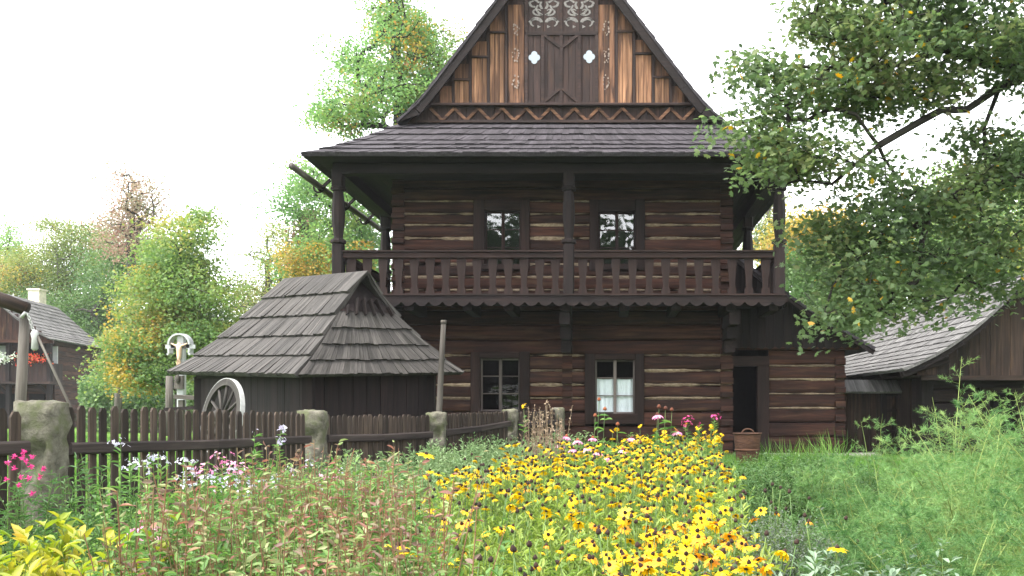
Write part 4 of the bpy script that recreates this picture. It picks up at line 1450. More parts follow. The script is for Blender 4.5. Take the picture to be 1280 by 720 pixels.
cwall(mb, .6, .6, .6, 5.4, .5, 4.9, .24)
mb.build('log_wall', M['log'], cot)
mb = MB()
for i in range(22):
    b = .3 + 5.4 * i / 22
    zt = RZ2 - abs(b + .12 - HW) * (RZ2 - EZ2) / HW * .98 - .15
    if zt > 4.75:
        p = cp(Lc - .35, b, (4.7 + zt) / 2); 
        mb.beam(p, cp(Lc - .35, b + .235, (4.7 + zt) / 2), .06, zt - 4.7)
mb.beam(cp(Lc - .3, 0, 4.65), cp(Lc - .3, 6, 4.65), .15, .15)
mb.build('gable', M['log'], cot)
mb = MB()
cwall(mb, Lc - .5, .2, Lc - .5, 5.8, 2.75, 3.65, .17, vert=True, th=.06)
mb.beam(cp(Lc - .5, .1, 3.7), cp(Lc - .5, 5.9, 3.7), .14, .1); mb.beam(cp(7.6, .1, 2.7), cp(7.6, 5.9, 2.7), 1.7, .12)
cwall(mb, 6.8, .2, Lc - .5, .2, 2.75, 3.65, .17, vert=True, th=.06)
mb.build('gallery_railing', M['gable_dark'], cot)
for b in (.25, 2.0, 3.9, 5.7):
    mb = MB(); p = cp(Lc - .5, b, 0); mb.box((p.x, p.y, 2.6), (.18, .18, 4.2)); 
    mb.beam(cp(Lc - .5, b, 2.1), cp(Lc - .5, b + .5, 2.6), .1, .12); mb.build('gallery_post', M['dark'], cot)
for (b0, b1, white) in ((.35, .75, True), (2.6, 3.3, True), (1.0, 2.0, False), (4.0, 4.8, False)):
    mb = MB(); mb.beam(cp(6.9, b0, 4.0), cp(6.9, b1, 4.0), .06, 1.05); mb.build('window', M['white_paint'] if white else M['black'], cot)
for b in (.9, 2.2, 3.6):
    mb = MB(); mb.beam(cp(6.9, b, 1.8), cp(6.9, b + .7, 1.8), .06, .8); mb.build('window', M['black'], cot)
mb = MB(); pc = at(46.5, 372, 49); mb.box((pc.x, pc.y, pc.z - 1.1), (.62, .62, 3.0)); mb.box((pc.x, pc.y, pc.z + .42), (.72, .72, .1)); mb.build('chimney', M['brick_pale'], cot)
for i, (b, cols) in enumerate(((1.0, [(.5, .04, .03)]), (2.4, [(.12, .2, .04)]))):
    fl = NP(); n = 260
    c = np.array(cp(Lc - .42, b, 3.85)); P_ = c + RS.randn(n, 3) * np.array([.4, .1, .14])
    fl.leaves(P_, RS.randn(n, 3), RS.randn(n, 3), np.full(n, .11), .8, LEAF_DIAMOND, RS.rand(n))
    o = fl.build('flower_box', leaf('flower_box_leaf%d' % i, cols if i else [(.1, .2, .04), (.5, .04, .03), (.6, .1, .05)]))
    tag(o, ['red geraniums on the cottage gallery rail', 'green balcony plant on the cottage gallery rail'][i], 'flowers')

# farther dark roofs between the trees
far = empty('distant_house', (-42, 62, .5), 'distant house with a dark slate roof half hidden behind the yellow green tree', 'house')
mb = MB()
a = at(112, 440, 62); 
pr = [Vector((a.x, 60, 4.6)), Vector((a.x + 2.6, 63, 8.0))]
x0 = at(104, 0, 62).x; x1 = at(166, 0, 62).x
shingles(mb, [(x0, 60, wz(432, 60)), (x0, 63, wz(388, 63))], [(x1, 60, wz(432, 60)), (x1, 63, wz(388, 63))], 8, .4, .04)
shingles(mb, [(x1, 66, wz(432, 60)), (x1, 63, wz(388, 63))], [(x0, 66, wz(432, 60)), (x0, 63, wz(388, 63))], 8, .6, .04)
mb.build('roof', M['roof_dark'], far)
mb = MB(); mb.box(((x0 + x1) / 2, 63, 3.0), (x1 - x0 - .6, 5.2, 5.2)); mb.build('wall', M['dark'], far)

# ------------------------------------------------------------------ well sweep on the left
ws = empty('well_sweep', at(28, 560, 9.5), 'grey post and thick brown beam of a well sweep at the left edge', 'well sweep')
mb = MB(); mb.tube([at(23.5, 575, 9.5), at(26, 500, 9.5), at(31.5, 393, 9.5)], [.055, .053, .05], n=9); mb.build('post', M['grey_wood'], ws)
mb = MB(); mb.tube([at(-140, 330, 9.2), at(-60, 352, 9.3), at(0, 374, 9.4), at(34, 386.5, 9.45)], [.085, .08, .076, .07], n=12); mb.build('beam', M['barn_board'], ws)
mb = MB()
mb.tube([at(27, 397, 9.4), at(31, 391, 9.4), at(36, 394, 9.45)], .02, n=6); mb.build('iron_band', M['iron'], ws)
rod = empty('well_rod', at(88, 505, 9.4), 'thin grey rod hanging on a short chain from the well beam', 'rod')
mb = MB()
a, b = at(35, 393, 9.4), at(44, 419, 9.4)
for i in range(8):
    c = a.lerp(b, (i + .5) / 8); ax = (b - a).normalized(); s_ = ax.cross(Vector((0, 1, 0))) if i % 2 else Vector((0, 1, 0))
    mb.tube([c + ax * (.022 * math.cos(t)) + s_ * (.012 * math.sin(t)) for t in [2 * PI * k / 8 for k in range(9)]], .005, n=5)
mb.build('chain', M['iron'], rod)
mb = MB(); mb.lathe([(.02, -.12), (.035, -.1), (.03, 0), (.04, .06), (.02, .1)], at(43.5, 424, 9.4), 10); mb.build('weight', M['iron'], rod)
mb = MB(); mb.tube([at(46, 418, 9.4), at(66, 461, 9.4), at(87, 506, 9.4), at(98, 530, 9.4)], [.013, .014, .014, .014], n=6); mb.build('shaft', M['grey_wood'], rod)

# posts beyond the fence
for (px0, py0, px1, py1, Y, r, lab) in ((147, 545, 149, 438, 34, .14, 'round grey wooden pole between the cottage and the yellow green tree'),
                                       (211, 545, 212, 470, 21, .09, 'short grey post left of the wayside cross')):
    mb = MB(); mb.tube([at(px0, py0, Y), at((px0 + px1) / 2, (py0 + py1) / 2, Y), at(px1, py1, Y)], [r, r * .97, r * .92], n=10)
    tag(mb.build('wooden_post', M['grey_wood']), lab, 'post')

# wayside cross with a figure under a curved white canopy
YC = 20.0
cr = empty('wayside_cross', at(227, 550, YC), 'white wayside crucifix under a horseshoe canopy beside the shed roof', 'wayside cross')
mb = MB()
c = at(227, 480, YC)
mb.box((c.x, YC, (wz(418, YC) + .4) / 2), (.16, .14, wz(418, YC) - .4), bev=.015)
mb.build('post', M['white_paint'], cr)
mb = MB(); mb.box((c.x, YC - .02, wz(433, YC)), (.42, .1, .1), bev=.01); mb.build('cross_arm', M['grey_wood'], cr)
mb = MB()
arc = []
for k in range(17):
    t = PI * k / 16
    arc.append((c.x - .235 * math.cos(t) * 1.0, wz(431, YC) + .235 * math.sin(t)))
arc = [(c.x - .26, wz(444, YC)), (c.x - .225, wz(442, YC)), (c.x - .235, wz(436, YC))] + arc + [(c.x + .235, wz(436, YC)), (c.x + .225, wz(442, YC)), (c.x + .26, wz(444, YC))]
for i in range(len(arc) - 1):
    mb.beam((arc[i][0], YC - .05, arc[i][1]), (arc[i + 1][0], YC - .05, arc[i + 1][1]), .2, .04)
mb.build('canopy', M['white_paint'], cr)
# small carved figure, one continuous mesh
verts = [(0, 0, 0), (0, 0, .16), (0, 0, .24), (0, -.015, .31), (.09, 0, .255), (.19, 0, .30), (-.09, 0, .255), (-.19, 0, .30), (.025, -.02, -.14), (.01, 0, -.3), (-.025, -.02, -.14), (-.01, 0, -.3)]
edges = [(0, 1), (1, 2), (2, 3), (2, 4), (4, 5), (2, 6), (6, 7), (0, 8), (8, 9), (0, 10), (10, 11)]
rad = [.05, .06, .028, .042, .022, .014, .022, .014, .03, .018, .03, .018]
me = bpy.data.meshes.new('figure'); me.from_pydata(verts, edges, [])
fig = bpy.data.objects.new('figure', me); C.objects.link(fig)
fig.parent = cr; fig.matrix_parent_inverse = world_inv(cr); fig.location = (c.x, YC - .12, wz(446, YC))
sk = fig.modifiers.new('skin', 'SKIN'); fig.modifiers.new('sub', 'SUBSURF').levels = 1
for vv, r in zip(me.skin_vertices[0].data, rad): vv.radius = (r, r)
me.skin_vertices[0].data[0].use_root = True
me.materials.append(M['skin'])
mb = MB(); mb.box((c.x, YC - .1, wz(478, YC)), (.2, .1, .3), bev=.02); mb.lathe([(.02, -.1), (.05, 0), (.02, .12)], (c.x, YC - .18, wz(474, YC)), 8); mb.build('votive_niche', M['grey_wood'], cr)

# wooden trough / bench by the cross
tb = empty('garden_bench', at(238, 545, 19), 'weathered plank bench beside the cart wheel', 'bench')
mb = MB(); mb.beam(at(222, 496, 19), at(258, 498, 19), .35, .09); mb.build('plank', M['grey_wood'], tb)
mb = MB(); mb.beam(at(205, 512, 18.8), at(250, 509, 18.8), .05, .07); mb.build('rail', M['dark'], tb)
for px in (227, 252): 
    mb = MB(); mb.beam(at(px, 500, 19), at(px, 550, 19), .1, .1, up=(0, 1, 0)); mb.build('leg', M['grey_wood'], tb)

# geranium pot on the gallery
pp = at(456, 362, 15.95)
gp = empty('geranium_pot', (pp.x, pp.y, GF), 'potted red geranium behind the left end of the gallery railing', 'potted plant')
mb = MB(); mb.lathe([(.055, 0), (.08, .13), (.088, .13), (.088, .16), (.07, .155)], (pp.x, pp.y + .05, GF), 12); mb.build('pot', M['terracotta'], gp)
fl = NP(); n = 60; P_ = np.array((pp.x, pp.y + .05, GF + .24)) + RS.randn(n, 3) * np.array([.06, .05, .05])
fl.leaves(P_, RS.randn(n, 3), RS.randn(n, 3), np.full(n, .06), 1.0, LEAF_DIAMOND, RS.rand(n)); fl.build('leaves', M['green'], gp)
fl = NP(); n = 30; P_ = np.array((pp.x + .02, pp.y - .03, GF + .22)) + RS.randn(n, 3) * .022
fl.leaves(P_, RS.randn(n, 3), RS.randn(n, 3), np.full(n, .045), 1.0, LEAF_DIAMOND, RS.rand(n)); fl.build('blossom', leaf('geranium_red', [(.6, .03, .03), (.7, .06, .05)]), gp)
# ------------------------------------------------------------------ trees
def grow(root_pts, targets, wig=.06, sag=0.0, updir=.25):
    """skeleton: root_pts trunk nodes (list of Vector, first = base). returns nodes, parents, chains"""
    nodes = [np.array(p) for p in root_pts]; par = [-1] + list(range(len(root_pts) - 1))
    chains = [list(range(len(root_pts)))]
    T = [np.array(t) for t in targets]
    top = nodes[-1]
    T.sort(key=lambda t: min(np.linalg.norm(t - n) for n in nodes))
    for t in T:
        N = np.array(nodes)
        d = N - t
        dist = np.linalg.norm(d, axis=1)
        # prefer to leave from below: penalise nodes above the target
        cost = dist + np.maximum(0, d[:, 2] + dist * updir) * .8
        cost[0] += 1e3
        if len(root_pts) > 3:
            cost[1] += 1e3
        j = int(np.argmin(cost)); L = dist[j]
        k = max(2, int(L / .6)) if L > .4 else 1
        k = min(k, 5)
        ch = [j]
        pj = par[j]
        inc = nodes[j] - nodes[pj] if pj >= 0 else np.array([0, 0, 1.])
        inc = inc / max(1e-6, np.linalg.norm(inc))
        for i in range(1, k + 1):
            s_ = i / k
            p = nodes[j] * (1 - s_) + t * s_ + inc * L * .22 * s_ * (1 - s_) * 1.6 + RS.randn(3) * wig * L * (1 if i < k else 0) * .6
            p = p + np.array([0, 0, -sag * L * math.sin(PI * s_)])
            nodes.append(p); par.append(ch[-1]); ch.append(len(nodes) - 1)
        chains.append(ch)
    # pipe model
    w = np.ones(len(nodes)) * .3
    for ch in chains[1:]: w[ch[-1]] += 1
    for i in range(len(nodes) - 1, 0, -1):
        w[par[i]] += w[i]
    return nodes, par, chains, w

def wood_mesh(name, nodes, chains, w, r_trunk, rmin, mat, parent, n_trunk=10, pw=.5, skip=0):
    mb = MB()
    wm = w[1] if len(w) > 1 else w[0]
    for c, ch in enumerate(chains):
        rr = [max(rmin, r_trunk * (w[i] / wm) ** pw) for i in ch]
        if c: rr[0] = min(rr[0], rr[1] * 1.35)
        else:
            rr[0] = rr[0] * 1.25
        n = n_trunk if c == 0 else (7 if rr[0] > .05 else 4)
        mb.tube([nodes[i] for i in ch], rr, n=n, cap=False)
    return mb.build(name, mat, parent)

def blob_world(blobs, n):
    out = []
    for (x, y, z, rx, ry, rz, _w) in blobs:
        for _ in range(n):
            d = RS.randn(3); d /= np.linalg.norm(d); r = RS.rand() ** .45
            out.append(Vector((x + d[0] * rx * r, y + d[1] * ry * r, z + d[2] * rz * r)))
    return out

def blob_targets(blobs, n):
    if len(blobs[0]) == 7: return blob_world(blobs, n // len(blobs))
    """blobs: (px,py,rpx,rpy,Y,rY,weight)"""
    out = []
    wt = np.array([b[2] * b[3] for b in blobs], float); wt /= wt.sum()
    for b, f in zip(blobs, wt):
        m = max(2, int(n * f))
        for _ in range(m):
            d = RS.randn(3); d /= np.linalg.norm(d)
            r = RS.rand() ** (1 / 2.2)
            px = b[0] + d[0] * b[2] * r; py = b[1] - d[2] * b[3] * r; Y = b[4] + d[1] * b[5] * r
            out.append(at(px, py, Y))
    return out

LS = .44
def tree(name, label, base, blobs, nclump, nleaf, lsize, mat, trunk_r, clump=(.6, .6, .4), bark='bark_grey', tmpl=LEAF_OAK, second=None, group='trees around the houses', trunk_top=.6, asp=.9, bare=0, zmin=1.5):
    lsize *= LS; nleaf = int(nleaf * 3.0); nclump = int(nclump * 1.2)
    root = empty(name, (base[0], base[1], base[2]), label, 'tree', group)
    T = [t for t in blob_targets(blobs, nclump) if t.z > zmin]
    cen = np.mean(np.array([list(t) for t in T]), 0)
    topz = max(t.z for t in T)
    b = np.array(base, float)
    tt = np.array([cen[0], cen[1], b[2] + (topz - b[2]) * trunk_top])
    tr = [b + (tt - b) * s_ + np.array([RS.randn(), RS.randn(), 0]) * trunk_r * .5 * (0 < s_) for s_ in np.linspace(0, 1, 9)]
    nodes, par, chains, w = grow(tr, T, wig=.09)
    wood_mesh('trunk', nodes, chains, w, trunk_r, .012, M[bark], root)
    # leaves in irregular clumps at twig ends
    P = []; R = []; N_ = []
    for t in T:
        k = int(nleaf * RS.uniform(.4, 1.5))
        s_ = RS.uniform(.6, 1.25)
        q = np.clip(RS.randn(k, 3), -2, 2) * np.array(clump) * s_
        q[:, 2] -= .12 * (q[:, 0] ** 2 + q[:, 1] ** 2) / max(clump[0], .1)
        P.append(np.array(t) + q); R.append(np.clip(RS.rand() * .55 + RS.rand(k) * .45 + (0 if bare == 0 else 0), 0, 1))
    P = np.concatenate(P); R = np.concatenate(R); n = len(P)
    A = RS.randn(n, 3) * np.array([1, 1, .6]); A[:, 2] -= .35
    Nn = RS.randn(n, 3) * .65; Nn[:, 2] += .8
    sz = lsize * RS.uniform(.7, 1.35, n)
    np_ = NP()
    mats = [M[mat]]
    if second:
        f2, px0, px1, py0, py1 = second[1:]
        mats.append(M[second[0]])
        px = 760 + P[:, 0] * F / P[:, 1]; py = 510 - (P[:, 2] - EYE) * F / P[:, 1]
        # a share of whole branches has turned colour
        nz = np.array([mnoise.noise(Vector(p * .7)) for p in P]) + RS.randn(n) * .18
        sel = (px > px0) & (px < px1) & (py > py0) & (py < py1) & (nz > f2)
        for k, s_ in ((0, ~sel), (1, sel)):
            if s_.sum(): np_.leaves(P[s_], A[s_], Nn[s_], sz[s_], asp, tmpl, R[s_], k)
    else:
        np_.leaves(P, A, Nn, sz, asp, tmpl, R, 0)
    np_.build('crown', mats, root)
    return root

def base_at(px, Y):
    x = wx(px, Y); return (x, Y, gz(x, Y) - .05)

# left background
tree('maple_tree', 'yellow green maple just behind the wayside cross', base_at(225, 27),
     [(225, 310, 42, 55, 27, 2.0), (205, 370, 60, 50, 27, 2.4), (255, 380, 48, 55, 27, 2.2), (215, 430, 75, 48, 27, 2.4), (170, 440, 32, 50, 26.5, 1.4), (245, 275, 16, 20, 27, .8), (275, 430, 38, 45, 27, 1.6)],
     210, 95, .17, 'autumn', .16, (.42, .42, .2), second=('yellow', .12, 130, 200, 330, 520), tmpl=LEAF_MAPLE)
tree('maple_tree', 'tall tree with a pinkish red top behind the yellow green maple', base_at(165, 42),
     [(168, 240, 32, 32, 42, 2), (150, 215, 12, 10, 42, 1), (190, 262, 18, 18, 42, 1.3), (160, 290, 45, 34, 42, 2.6)],
     80, 34, .22, 'redleaf', .2, (.5, .5, .3), trunk_top=.82)
tree('broad_tree', 'hazy olive green tree behind the cottage chimney', base_at(85, 58),
     [(85, 290, 34, 30, 58, 3), (62, 330, 45, 36, 58, 3), (110, 340, 50, 45, 58, 3.4), (90, 385, 60, 45, 58, 3.4), (130, 300, 30, 34, 58, 2.4)],
     150, 90, .24, 'olive', .26, (.7, .7, .35), second=('green', .05, 0, 200, 355, 520))
tree('broad_tree', 'dark green tree standing between cottage and yellow green maple', base_at(88, 54),
     [(85, 410, 50, 45, 54, 2.6), (120, 395, 35, 50, 55, 2.6), (60, 400, 30, 40, 54, 2.6), (150, 330, 45, 45, 52, 3.5), (190, 340, 40, 45, 52, 3.5)],
     130, 90, .27, 'green', .28, (.75, .75, .4))
tree('broad_tree', 'yellowish tree over the cottage roof at the left edge', base_at(30, 60),
     [(30, 340, 40, 28, 60, 3.5), (8, 375, 34, 40, 60, 3.5), (55, 372, 30, 34, 60, 3), (-40, 380, 60, 50, 60, 4)],
     110, 80, .3, 'olive', .28, (.85, .85, .4), second=('yellow', .2, -50, 120, 330, 420))
tree('slim_tree', 'pale thin topped tree far away at the left edge', base_at(14, 85),
     [(14, 295, 14, 22, 85, 2), (8, 330, 26, 22, 85, 3), (22, 318, 14, 16, 85, 2), (-20, 345, 40, 30, 85, 4)], 60, 60, .4, 'pale_green', .3, (1, 1, .6), trunk_top=.85)
tree('broad_tree', 'faint grey green tree filling the gap left of the shed ridge', base_at(330, 58),
     [(330, 350, 30, 40, 58, 3), (300, 380, 30, 40, 58, 3), (350, 300, 26, 30, 58, 3), (372, 320, 20, 45, 58, 3), (322, 320, 14, 16, 58, 2)],
     80, 55, .28, 'olive', .25, (.8, .8, .45), trunk_top=.8)
# behind the house on the left
tree('oak_tree', 'big pale green oak rising left of the house gable', base_at(515, 30),
     [(500, 40, 52, 55, 30, 2.6), (470, 100, 70, 50, 30, 3), (430, 140, 40, 34, 30, 2), (540, 70, 40, 50, 30, 2.4), (425, 60, 16, 14, 30, .9), (500, -40, 60, 45, 30, 3), (540, 120, 40, 45, 30, 2.6),
      (404, 148, 14, 20, 30, 1.0)],
     190, 62, .2, 'pale_green', .27, (.36, .36, .2), bark='bark', trunk_top=.78, second=('yellow', .38, 0, 700, 0, 400))
tree('oak_tree', 'lower bright green tree seen between house gallery and shed ridge', base_at(424, 34),
     [(400, 230, 40, 30, 34, 2.4), (440, 260, 45, 40, 34, 2.6), (430, 305, 60, 40, 34, 2.8), (375, 335, 28, 34, 34, 2), (350, 262, 22, 14, 34, 1.4), (455, 330, 40, 40, 34, 2.4)],
     110, 100, .21, 'pale_green', .2, (.5, .5, .28), bark='bark', trunk_top=.7, second=('yellow', .1, 330, 470, 300, 420))
iv = empty('dead_trunk', base_at(385, 38), 'thick bare trunk wrapped in reddish ivy left of the gallery post', 'tree trunk', 'trees around the houses')
mb = MB(); mb.tube([base_at(386, 38), at(384, 400, 38), at(385, 330, 38), at(386, 270, 38)], [.5, .42, .38, .3], n=12); mb.build('trunk', M['bark'], iv)
fl = NP(); n = 1800; P_ = np.array([list(at(385 + RS.randn() * 9, 262 + 120 * RS.rand(), 37.6 + RS.randn() * .25)) for _ in range(n)])
fl.leaves(P_, RS.randn(n, 3) - np.array([0, 0, .6]), RS.randn(n, 3) - np.array([0, .8, 0]), np.full(n, .2), .9, LEAF_OAK, RS.rand(n)); fl.build('ivy', M['ivy'], iv)

# trees behind the viewer, seen mirrored in the window panes
tree('broad_tree', 'tree across the garden mirrored in the left upper window', (-8, -22, 0), [(-7.4, -24, 11, 2.6, 2, 3.4, 1), (-7, -24, 6, 2.5, 2, 3, 1)], 110, 70, .75, 'deep', .3, (.7, .7, .5), zmin=1)
tree('broad_tree', 'tree across the garden mirrored in the right upper window', (-1.5, -24, 0), [(-.3, -24, 11, 1.8, 2.0, 3.2, 1), (.6, -23, 6, 2.4, 2.4, 3.6, 1)], 110, 70, .75, 'deep', .3, (.7, .7, .5), zmin=1)
# hedge and far woods closing the view under the trees
hd = empty('hedge', base_at(200, 36), 'dark green hedge low behind the wayside cross', 'hedge')
n = 16000; px = RS.uniform(100, 330, n); Yh = RS.uniform(35, 38, n); X = (px - 760) / F * Yh
H = np.array([1.9 + 1.1 * mnoise.noise(Vector((x * .5, 3, 1))) + .5 * mnoise.noise(Vector((x * 1.7, 3, 6))) for x in X])
P = np.stack([X, Yh, .5 + H * RS.rand(n) ** .7], 1)
np_ = NP(); A = RS.randn(n, 3); Nn = RS.randn(n, 3) * .6 + np.array([0, -.4, .7]); np_.leaves(P, A, Nn, RS.uniform(.1, .2, n), .8, LEAF_OAK, RS.rand(n)); np_.build('foliage', M['green'], hd)
fw = NP()
for (p0, p1, Yf, hh, cnt) in ((-200, 420, 95, 9.0, 26000), (930, 1500, 80, 7.5, 16000)):
    px = RS.uniform(p0, p1, cnt); Yh = Yf + RS.uniform(0, 10, cnt); X = (px - 760) / F * Yh
    H = np.array([hh * (.8 + .35 * mnoise.noise(Vector((x * .12, 3, 1))) + .2 * mnoise.noise(Vector((x * .4, 3, 6)))) for x in X])
    P = np.stack([X, Yh, .4 + H * RS.rand(cnt) ** .6], 1)
    fw.leaves(P, RS.randn(cnt, 3), RS.randn(cnt, 3) * .6 + np.array([0, -.4, .7]), RS.uniform(.35, .65, cnt), .8, LEAF_OAK, RS.rand(cnt))
tag(fw.build('far_wood', M['olive']), kind='stuff')
# right background
tree('maple_tree', 'golden orange tree right of the gallery corner', base_at(1010, 32),
     [(1015, 290, 36, 34, 32, 2), (990, 310, 26, 34, 32, 1.6), (1050, 285, 26, 26, 32, 2), (1040, 320, 30, 34, 32, 2)], 80, 90, .2, 'yellow', .2, (.5, .5, .28), tmpl=LEAF_MAPLE)
tree('broad_tree', 'mid green tree behind the annexe roof', base_at(1035, 28),
     [(1030, 360, 50, 42, 28, 2.2), (1000, 345, 24, 30, 28, 1.5), (1075, 370, 40, 45, 28, 2.2), (1050, 410, 55, 34, 28, 2.2)], 110, 95, .2, 'green', .2, (.5, .5, .28))
tree('broad_tree', 'pale hazy tree in the sky gap right of the gallery', base_at(960, 60),
     [(960, 260, 22, 30, 60, 2.5), (975, 300, 24, 30, 60, 2.5), (950, 300, 18, 30, 60, 2)], 45, 60, .3, 'olive', .22, (.8, .8, .45))
tree('broad_tree', 'deep green tree rising behind the barn roof', base_at(1190, 30),
     [(1130, 330, 50, 50, 30, 2.6), (1190, 330, 55, 60, 30, 3), (1250, 300, 55, 60, 30, 3), (1150, 390, 60, 40, 30, 2.6), (1300, 330, 60, 70, 30, 3)], 170, 110, .22, 'green', .3, (.55, .55, .3), second=('autumn', .1, 1100, 1400, 100, 400))
tree('broad_tree', 'light green tree high behind the overhanging maple boughs', base_at(1250, 40),
     [(1200, 240, 55, 40, 40, 3), (1270, 220, 50, 50, 40, 3), (1170, 280, 40, 34, 40, 3)], 80, 80, .26, 'autumn', .3, (.7, .7, .35))

# big maple whose boughs hang in from the right
mp = empty('maple_tree', (9.2, 9.6, .4), 'big maple with dark crooked boughs reaching in from the right edge', 'tree', 'trees around the houses')
base = Vector((9.2, 9.6, .3))
trunk = [base, Vector((9.1, 9.6, 1.4)), Vector((8.9, 9.6, 2.6)), Vector((8.7, 9.6, 3.8)), Vector((8.5, 9.5, 5.0)), Vector((8.4, 9.4, 6.5)), Vector((8.2, 9.3, 8.0))]
nodes = [np.array(p) for p in trunk]; par = [-1, 0, 1, 2, 3, 4, 5]; chains = [list(range(7))]
limbs = [  # (attach node, pixel polyline with depth)
    (4, [(1420, 150, 9.5), (1340, 110, 9.4), (1280, 97, 9.3), (1250, 108, 9.2), (1222, 128, 9.1), (1208, 137, 9.0), (1176, 138, 8.9), (1150, 152, 8.8), (1122, 168, 8.7), (1098, 182, 8.6)]),
    (3, [(1380, 260, 9.5), (1310, 215, 9.3), (1262, 222, 9.2), (1216, 236, 9.1), (1178, 252, 9.0), (1160, 272, 9.0), (1135, 290, 8.9), (1105, 300, 8.8), (1082, 302, 8.7)]),
    (5, [(1400, 20, 9.3), (1320, 40, 9.2), (1280, 80, 9.1), (1235, 78, 9.0), (1180, 60, 8.8), (1120, 40, 8.6), (1070, 20, 8.4), (1010, 30, 8.3)]),
    (3, [(1370, 330, 9.9), (1320, 300, 9.9), (1275, 290, 9.8), (1240, 320, 9.7), (1205, 350, 9.7), (1180, 380, 9.6)]),
    (6, [(1380, -60, 9.0), (1300, -40, 8.8), (1200, -20, 8.5), (1120, 0, 8.3)]),
]
def addchain(j, pts):
    ch = [j]
    for p in pts:
        nodes.append(np.array(at(*p))); par.append(ch[-1]); ch.append(len(nodes) - 1)
    chains.append(ch); return ch
lc = [addchain(a, p) for a, p in limbs]
# forks taken from the picture
addchain(lc[0][-1], [(1070, 205, 8.5), (1040, 230, 8.4), (1000, 225, 8.3), (960, 235, 8.2)])
addchain(lc[0][-1], [(1085, 165, 8.5), (1070, 143, 8.4), (1040, 135, 8.4), (1010, 150, 8.3), (985, 148, 8.2)])
addchain(lc[0][-1], [(1106, 200, 8.7), (1125, 225, 8.8), (1150, 238, 8.9), (1176, 250, 9.0)])
addchain(lc[1][6], [(1150, 315, 8.9), (1152, 345, 8.8), (1120, 370, 8.7), (1090, 395, 8.6)])
addchain(lc[1][-2], [(1060, 330, 8.6), (1040, 360, 8.5), (1030, 395, 8.4)])
addchain(lc[2][5], [(1130, 80, 8.6), (1080, 85, 8.5), (1030, 85, 8.4), (985, 82, 8.3)])
addchain(lc[2][-3], [(1050, 50, 8.4), (1000, 40, 8.3)])
addchain(lc[0][4], [(1230, 160, 9.2), (1232, 200, 9.3), (1240, 235, 9.4)])
blobs = [(1130, 30, 90, 40, 8.8, .9), (1040, 30, 60, 30, 8.4, .6), (1210, 40, 80, 45, 9.0, .9), (1270, 60, 50, 50, 9.2, .8), (1040, 95, 75, 34, 8.5, .7), (960, 85, 40, 14, 8.2, .4), (935, 90, 22, 16, 8.2, .3),
         (970, 130, 45, 18, 8.3, .4), (1090, 120, 60, 34, 8.6, .7), (1000, 175, 60, 24, 8.3, .5), (940, 155, 36, 16, 8.1, .35), (965, 205, 38, 20, 8.2, .4), (1020, 200, 45, 20, 8.4, .5), (1160, 110, 55, 34, 8.9, .7),
         (1230, 190, 45, 40, 9.3, .6), (1270, 210, 34, 40, 9.4, .6), (1150, 250, 60, 30, 9.0, .7), (1100, 215, 40, 20, 8.8, .5), (1080, 280, 60, 34, 8.7, .6), (1030, 275, 30, 14, 8.5, .4), (1060, 340, 65, 40, 8.6, .6),
         (1140, 320, 70, 45, 9.0, .7), (1220, 300, 60, 50, 9.4, .7), (1080, 385, 60, 26, 8.5, .5), (1050, 400, 34, 18, 8.4, .35), (1150, 375, 55, 26, 8.9, .5), (1230, 350, 50, 26, 9.6, .5), (1200, 240, 50, 30, 9.2, .5),
         (1360, 60, 90, 90, 9.4, 1.2), (1360, 250, 80, 100, 9.8, 1.2), (1200, -40, 130, 40, 8.8, 1.0), (1060, -25, 70, 26, 8.4, .6)]
gapr = [(1175, 190, 24, 16), (1255, 118, 26, 9), (1200, 108, 14, 10), (1012, 238, 34, 18), (990, 255, 18, 22), (1080, 200, 10, 8), (900, 60, 30, 30), (1150, 205, 14, 9)]
T = []
for t in blob_targets(blobs, 640):
    px = 760 + t.x * F / t.y; py = 510 - (t.z - EYE) * F / t.y
    if any(((px - a) / c) ** 2 + ((py - b) / d) ** 2 < 1 for a, b, c, d in gapr): continue
    T.append(t)
# continue the skeleton from these limbs
def grow_more(T, wig):
    T = [np.array(t) for t in T]
    N0 = np.array(nodes[7:])
    T.sort(key=lambda t: np.min(np.linalg.norm(N0 - t, axis=1)))
    for t in T:
        N = np.array(nodes); d = np.linalg.norm(N - t, axis=1); d[:7] += 3
        j = int(np.argmin(d)); L = d[j]; k = 1 if L < .25 else (2 if L < .5 else 4)
        ch = [j]
        for i in range(1, k + 1):
            s_ = i / k
            p = nodes[j] * (1 - s_) + t * s_ + RS.randn(3) * wig * L * (i < k) + np.array([0, 0, .1 * L * math.sin(PI * s_)])
            nodes.append(p); par.append(ch[-1]); ch.append(len(nodes) - 1)
        chains.append(ch)
grow_more(T, .07)
w = np.ones(len(nodes)) * .3
for ch in chains: w[ch[-1]] += 1
for i in range(len(nodes) - 1, 0, -1): w[par[i]] += w[i]
mb = MB()
wm = w[0]
for c, ch in enumerate(chains):
    rr = [max(.0065, .30 * (w[i] / wm) ** .56) for i in ch]
    if c: rr = [min(r, .037 * (w[i] / wm * 9) ** .5) for r, i in zip(rr, ch)]; rr[0] = min(rr[0], rr[1] * 1.2)
    mb.tube([nodes[i] for i in ch], rr, n=12 if c == 0 else (8 if rr[0] > .03 else 4), cap=False)
mb.build('trunk', M['bark'], mp)
P = []; R = []
for t in T:
    k = int((78 if t.z > 3.2 else 54) * RS.uniform(.35, 1.5))
    q = np.clip(RS.randn(k, 3), -1.7, 1.7) * np.array([.19, .19, .085])
    q[:, 2] -= .5 * (q[:, 0] ** 2 + q[:, 1] ** 2)
    P.append(np.array(t) + q); R.append(np.clip(RS.rand() * .6 + RS.rand(k) * .4, 0, 1))
